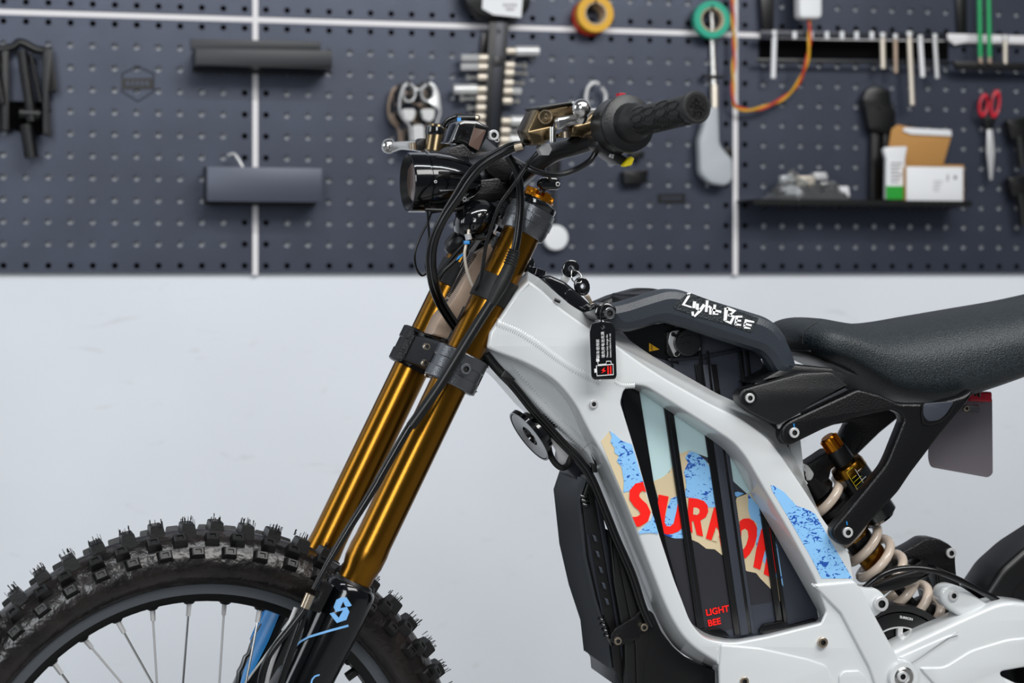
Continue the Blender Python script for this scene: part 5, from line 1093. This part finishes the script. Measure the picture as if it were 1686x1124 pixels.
# tape rolls
def roll(nm, cx, cy, R_, r_, off, wd, m, lbl, core=True):
    rt = wroot(nm, cx, cy, lbl, 'tape'); p = W.at(cx, cy, -off); a = px2m(R_, p); b = px2m(r_, p)
    ring('tape_winding', p, W.n, [(.001, b+.001), (0, b+.003), (0, a-.001), (.001, a), (wd-.001, a), (wd, a-.001), (wd, b+.001)], m, rt, seg=48, sharp=25)
    ring('tape_core', p, W.n, [(-.0004, b-.0012), (-.0004, b+.001), (wd, b+.001), (wd, b-.0012)], 'cor', rt, seg=40, sharp=25)
    wt_('peg_hook', [(cx, cy-r_+3, -off+wd-.001), (cx, cy-r_+3, -off-.01), (cx, cy-r_-5, -off-.013)], .0022, 'blk', rt)
roll('tape_roll', 981, 22, 31, 18, .040, .018, 'ytape', 'mustard yellow tape roll hanging in front of the red one'); roll('tape_roll', 974, 27, 31, 18, .018, .018, 'rtape', 'red tape roll half hidden behind the yellow roll')
roll('tape_roll', 1173, 32, 31, 19, .035, .018, 'gtape', 'green tape roll beside the right seam of the boards')
# karabiner
r = wroot('karabiner', 982, 165, 'white ribbed metal karabiner hanging behind the brake lever', 'karabiner')
wt_('loop', [(976, 190, -.02), (968, 178, -.02), (965, 160, -.02), (969, 143, -.02), (979, 136, -.02), (986, 139, -.02)], .0035, 'steelw', r); wt_('gate', [(990, 144, -.02), (997, 155, -.02), (996, 172, -.02), (990, 190, -.02)], .0035, 'steelw', r)
wp('foot', rnd([(968, 180), (998, 180), (1004, 205), (968, 205)], 4), .022, .006, 'steelw', r)
# grey L-shaped gun with steel lance
r = wroot('grease_gun', 1180, 220, 'pale grey L-shaped grip with a long steel lance hanging through the green roll', 'tool')
wt_('lance', [(1172, 18, -.008), (1174, 90, -.009), (1176, 158, -.014)], .0060, 'steel', r, n=16); wt_('nozzle', [(1176, 140, -.014), (1176.5, 178, -.018)], .0070, 'socketc', r, curve=False)
wp('grip_body', rnd([(1164, 176, 6), (1184, 176, 6), (1186, 238, 8), (1196, 250), (1207, 262, 6), (1208, 296, 8), (1196, 306, 6), (1170, 302, 10), (1154, 286, 8), (1152, 230), (1160, 205)], 5), .04, .028, 'gun', r, bev=.006, seg=3)
wp('side_knob', circ(1200, 252, 7, 11), .018, .012, 'castd', r); wt_('peg_hook', [(1160, 125, 0), (1160, 125, -.02), (1190, 127, -.02)], .003, 'blk', r)
# white disc on a cord
r = wroot('disc', 916, 391, 'round white disc hanging from a black cord in the middle of the board', 'disc')
p = W.at(916, 391, -.02); lathe('disc_body', p, W.n, [(-.0005, .0), (-.0005, .017), (0, .0215), (.003, .0232), (.010, .0232), (.012, .021)], 'paper', r, seg=48, sharp=25, cap=False)
wt_('cord', [(913, 372, -.012), (912, 340, -.01), (913, 305, -.008)], .0026, 'blk', r); wp('hanger', rnd([(902, 262), (924, 262), (922, 290), (914, 312), (906, 290)], 4), .02, .012, 'castd', r)
# small black hooks
for x, y, lb in ((1047, 291, 'small black block hook below the throttle grip'), (1050, 255, 'small black peg clip just above the block hook')):
    r = wroot('wall_hook', x, y, lb, 'hook'); s_ = 1 if y > 280 else .55
    wp('hook_body', rnd([(x-21*s_, y-10*s_), (x+21*s_, y-12*s_), (x+18*s_, y+10*s_), (x-18*s_, y+13*s_)], 3), .025, .02, 'castd', r); wt_('hook_peg', [(x, y, 0), (x, y, -.012)], .004, 'blk', r, curve=False)
# adapter and twisted cord
r = wroot('power_adapter', 1335, 5, 'white power adapter at the top edge with a red and yellow cord', 'adapter')
wp('adapter_case', rnd([(1316, -60), (1354, -60), (1354, 30, 8), (1317, 30, 8)], 8), .075, .03, 'paper', r, bev=.005, seg=3)
cp_ = [(1332, 30, -.055), (1333, 50, -.056), (1332, 80, -.056), (1326, 110, -.053), (1312, 140, -.042), (1292, 160, -.028), (1265, 174, -.028), (1238, 181, -.028), (1217, 178, -.028), (1208, 168, -.028), (1207, 130, -.026), (1209, 80, -.026), (1207, 40, -.026), (1206, -30, -.026)]
C_ = crv([W.at(*p) for p in cp_], 10, False)
for s_, m_ in ((0, 'ytape'), (pi, 'rtape')):
    Q = []; acc = 0
    for i_ in range(len(C_)):
        a_ = C_[i_]; t_ = (C_[min(i_+1, len(C_)-1)]-C_[max(i_-1, 0)]).normalized(); n1 = t_.cross(W.n).normalized(); acc += (C_[i_]-C_[max(i_-1, 0)]).length
        ph = acc/.042*2*pi*.5+s_; Q.append(a_+n1*cos(ph)*.0018+W.n*sin(ph)*.0018)
    V, Fc = tube_geo(Q, .0025, 8); mo('cord_strand', V, Fc, m_, r, sharp=180)
# bit rail
r = wroot('tool_rail', 1400, 75, 'long black tool rail with a row of bare tips across the right panel', 'rail')
wp('upper_bar', [(1252, 50), (1560, 54), (1560, 66), (1252, 62)], .040, .004, 'ctrl', r, bev=.0006); wp('lower_bar', [(1246, 96), (1566, 101), (1566, 107), (1246, 102)], .03, .004, 'blk', r)
wp('back_bar', [(1250, 64), (1562, 68), (1562, 98), (1250, 95)], .004, .003, 'pegdark', r)
for k_, x in enumerate((1308, 1335, 1361, 1386, 1410, 1435)): wt_('tip', [(x, 52, -.042), (x+.3, 64, -.042)], .0045, 'paper', r, curve=False)
wp('bracket_arm', [(1252, -30), (1276, -30), (1274, 50), (1256, 50)], .02, .004, 'blk', r); wp('bracket_arm', [(1574, -30), (1592, -30), (1592, 60), (1578, 60)], .01, .004, 'blk', r)
rods = [(1275, 58, 1273, 129, .0048, 'paper', 'pale blue steel rod, leftmost hanging in the tool rail'), (1453, 62, 1454, 113, .0052, 'socketc', 'cream rod hanging second from the seam in the tool rail'), (1474, 64, 1475, 120, .0042, 'beige', 'dull thin rod next to the short cream rod'), (1497, 60, 1502, 173, .0052, 'socketc', 'longest cream rod hanging from the tool rail'), (1515, 66, 1519, 127, .0048, 'paper', 'bright white rod right beside the longest rod'), (1539, 64, 1543, 129, .0044, 'steelw', 'slim grey rod at the rail end, right of the bright white rod'), (1655, 66, 1655, 105, .0046, 'socketc', 'short cream rod hanging right of the green shafts')]
for x0, y0, x1, y1, rr, m_, lb in rods:
    q = wroot('screwdriver_bit', x0, y0, lb, 'tool'); wt_('shank', [(x0, y0, -.037), (x1, y1, -.037)], rr, m_, q, curve=False, n=12); wt_('collar', [(x0, y0-8, -.038), (x0, y0, -.038)], rr*1.3, 'steelw', q, curve=False, n=12)
for x, lb in ((1612, 'green tool shaft with brass tip hanging at top right, nearer the black bracket'), (1627, 'green tool shaft with brass tip hanging at top right, nearer the red scissors')):
    q = wroot('green_tool', x, 50, lb, 'tool'); wt_('shaft', [(x, -40, -.045), (x+2, 94, -.045)], .0045, 'green', q, curve=False, n=12); wt_('tip', [(x+2, 92, -.045), (x+2.4, 104, -.045)], .0038, 'beige', q, curve=False, n=10)
r = wroot('tool_rail', 1640, 80, 'second black tool rail reaching the right edge behind the green shafts', 'rail')
wp('white_bar', [(1558, 55), (1800, 62), (1800, 75), (1590, 70), (1572, 74), (1558, 62)], .012, .004, 'stripw', r); wp('lower_bar', [(1570, 100), (1800, 106), (1800, 118), (1576, 114)], .04, .01, 'blk', r)
# black pliers
r = wroot('pliers', 1450, 180, 'matt black crimping pliers hanging above the carton', 'pliers')
wp('jaw', rnd([(1428, 146, 6), (1444, 140), (1466, 148, 6), (1468, 170), (1476, 186), (1474, 212), (1460, 220), (1432, 214), (1426, 180), (1421, 164)], 5), .03, .02, 'blk', r, bev=.003)
wp('handle', rnd([(1436, 210), (1450, 214), (1452, 330), (1434, 330)], 4), .02, .014, 'blk', r); wp('handle', rnd([(1454, 214), (1468, 212), (1476, 330), (1460, 330)], 4), .02, .014, 'blk', r)
bolt(1448, 176, -.031, 4, r, fr=W, m='castd')
# scissors
r = wroot('scissors', 1630, 210, 'red-handled scissors hanging point down on the right panel', 'scissors')
def loop(cx, cy, rx, ry, m_): wp('finger_loop', [circ(cx, cy, rx, ry, 24, .12), circ(cx, cy, rx*.52, ry*.62, 16, .12)], .03, .010, m_, r, bev=.003)
loop(1621, 173, 8.5, 20, 'redd'); loop(1640, 171, 8.5, 24, 'redd')
wp('black_shank', rnd([(1618, 190), (1634, 192), (1642, 190), (1636, 212), (1624, 212)], 3), .028, .01, 'blk', r)
wp('blade', [(1626, 210), (1634, 210), (1638, 250), (1634, 296), (1630, 296), (1625, 250)], .024, .003, 'steelw', r, bev=.0006); wt_('peg_hook', [(1631, 158, 0), (1631, 158, -.045)], .003, 'blk', r, curve=False)
# long shelf with bag and carton
r = wroot('wall_shelf', 1425, 333, 'long thin black shelf carrying the plastic bag and the open carton', 'shelf')
xa = W.at(1240, 333, -.09).x; xb = W.at(1600, 333, -.09).x; zs = W.at(1400, 330, -.09).z
box('shelf_plate', ((xa+xb)/2, YP-.046, zs), ((xb-xa)/2, 0, 0), (0, .045, 0), (0, 0, .0012), 'blk', r); box('shelf_lip', ((xa+xb)/2, YP-.0905, zs-.004), ((xb-xa)/2, 0, 0), (0, .0008, 0), (0, 0, .005), 'blk', r)
r = wroot('carton', 1530, 300, 'open white carton with brown flap standing on the long black shelf', 'box')
def wat(x, y, o): return W.at(x, y, -o)
zt0 = zs+.0013
def cbox(nm, x0, x1, y0, o0, o1, m_, par=None):
    a, b = wat(x0, y0, o0), wat(x1, y0, o0); h = a.z-zt0
    return box(nm, ((a.x+b.x)/2, YP-(o0+o1)/2, zt0+h/2), ((b.x-a.x)/2, 0, 0), (0, (o0-o1)/2, 0), (0, 0, h/2), m_, par or r, .0006)
cbox('carton_front', 1491, 1587, 274, .080, .0785, 'paper'); cbox('carton_back', 1491, 1587, 270, .022, .0205, 'card')
cbox('carton_side', 1491, 1493, 274, .080, .021, 'card'); cbox('carton_side', 1585, 1587, 274, .080, .021, 'card')
wp('carton_flap', [(1468, 212), (1478, 205), (1500, 210), (1566, 216), (1566, 226), (1552, 274), (1488, 275), (1462, 250)], .030, .002, 'card', r, bev=.0004)
wp('flap_edge', [(1490, 210), (1566, 214), (1567, 224), (1500, 221), (1486, 215)], .034, .002, 'paper', r, bev=.0004)
wp('carton_lettering', ribbon([(1561, 287), (1560, 298)], 2), .0806, .0003, 'plate', r, bev=0); wp('carton_lettering', circ(1573, 292, 2.6, 3.4, 10), .0806, .0003, 'plate', r, bev=0)
for k_ in range(4): wp('carton_lettering', [(1537, 298+k_*5), (1552-k_*2, 298+k_*5), (1552-k_*2, 299+k_*5), (1537, 299+k_*5)], .0806, .0003, 'plate', r, bev=0)
q = wp('white_packet', rnd([(1455, 246, 3), (1459, 242), (1494, 241, 3), (1490, 262), (1492, 328), (1459, 328), (1460, 262)], 2), .070, .012, 'paper', None); props(q, 'white printed packet with a green foot leaning at the end of the carton', 'packet')
wp('green_band', [(1459, 306), (1491.5, 306), (1491.5, 328), (1459.2, 328)], .0706, .0006, 'gprint', q, bev=0)
for k_ in range(6): wp('packet_lettering', [(1466, 268+k_*6), (1486-(k_ % 3)*3, 268+k_*6), (1486-(k_ % 3)*3, 270+k_*6), (1466, 270+k_*6)], .0706, .0003, 'plate', q, bev=0)
# plastic bag
random.seed(9)
r = wroot('plastic_bag', 1335, 315, 'crumpled clear plastic bag of small parts on the long shelf', 'bag')
bx0, bx1 = wat(1268, 328, .075).x, wat(1402, 328, .075).x; V = []; Fc = []; nx, ny = 26, 12
for i in range(nx):
    for jj in range(ny):
        u = i/(nx-1); v = jj/(ny-1); h = (.042*math.exp(-((u-.36)/.22)**2)+.026*math.exp(-((u-.78)/.18)**2)+.004)
        hh = h*sin(pi*v)**.7*(1+.35*random.uniform(-1, 1)) if 0 < i < nx-1 else .001
        V.append(Vector((bx0+(bx1-bx0)*u+random.uniform(-1, 1)*.002, YP-.010-.072*v, zt0+max(.0006, hh))))
for i in range(nx-1):
    for jj in range(ny-1): a = i*ny+jj; Fc.append((a, a+1, a+ny+1, a+ny))
mo('bag_film', V, Fc, 'glass', r, sharp=20)
for k_, (x, y, w_, h_, m_) in enumerate(((1303, 318, 16, 8, 'paper'), (1326, 300, 18, 10, 'socketc'), (1352, 290, 12, 6, 'steelw'), (1388, 316, 12, 9, 'paper'), (1340, 312, 14, 9, 'blk'), (1365, 308, 16, 8, 'steel'), (1297, 296, 9, 7, 'paper'))):
    wp('small_part', rnd([(x-w_, y-h_), (x+w_*.8, y-h_*1.1), (x+w_, y+h_*.9), (x-w_*.8, y+h_)], 3), .050, .02, m_, r, bev=.002)
# black tools at the right edge
for x, y, lb in ((1672, 205, 'black tool with fluted grip cut by the right picture edge, upper one'), (1674, 300, 'black tool with fluted grip cut by the right picture edge, lower one')):
    r = wroot('hand_tool', x, y, lb, 'tool')
    wp('tool_body', rnd([(x-14, y-8), (x+20, y-14), (x+30, y+30), (x-6, y+26)], 5), .03, .02, 'blk', r, bev=.003); wt_('tool_grip', [(x+6, y+20, -.03), (x+12, y+70, -.03)], .010, 'blk', r, curve=False, n=14); wt_('tool_peg', [(x+5, y, 0), (x+5, y, -.02)], .003, 'blk', r, curve=False)
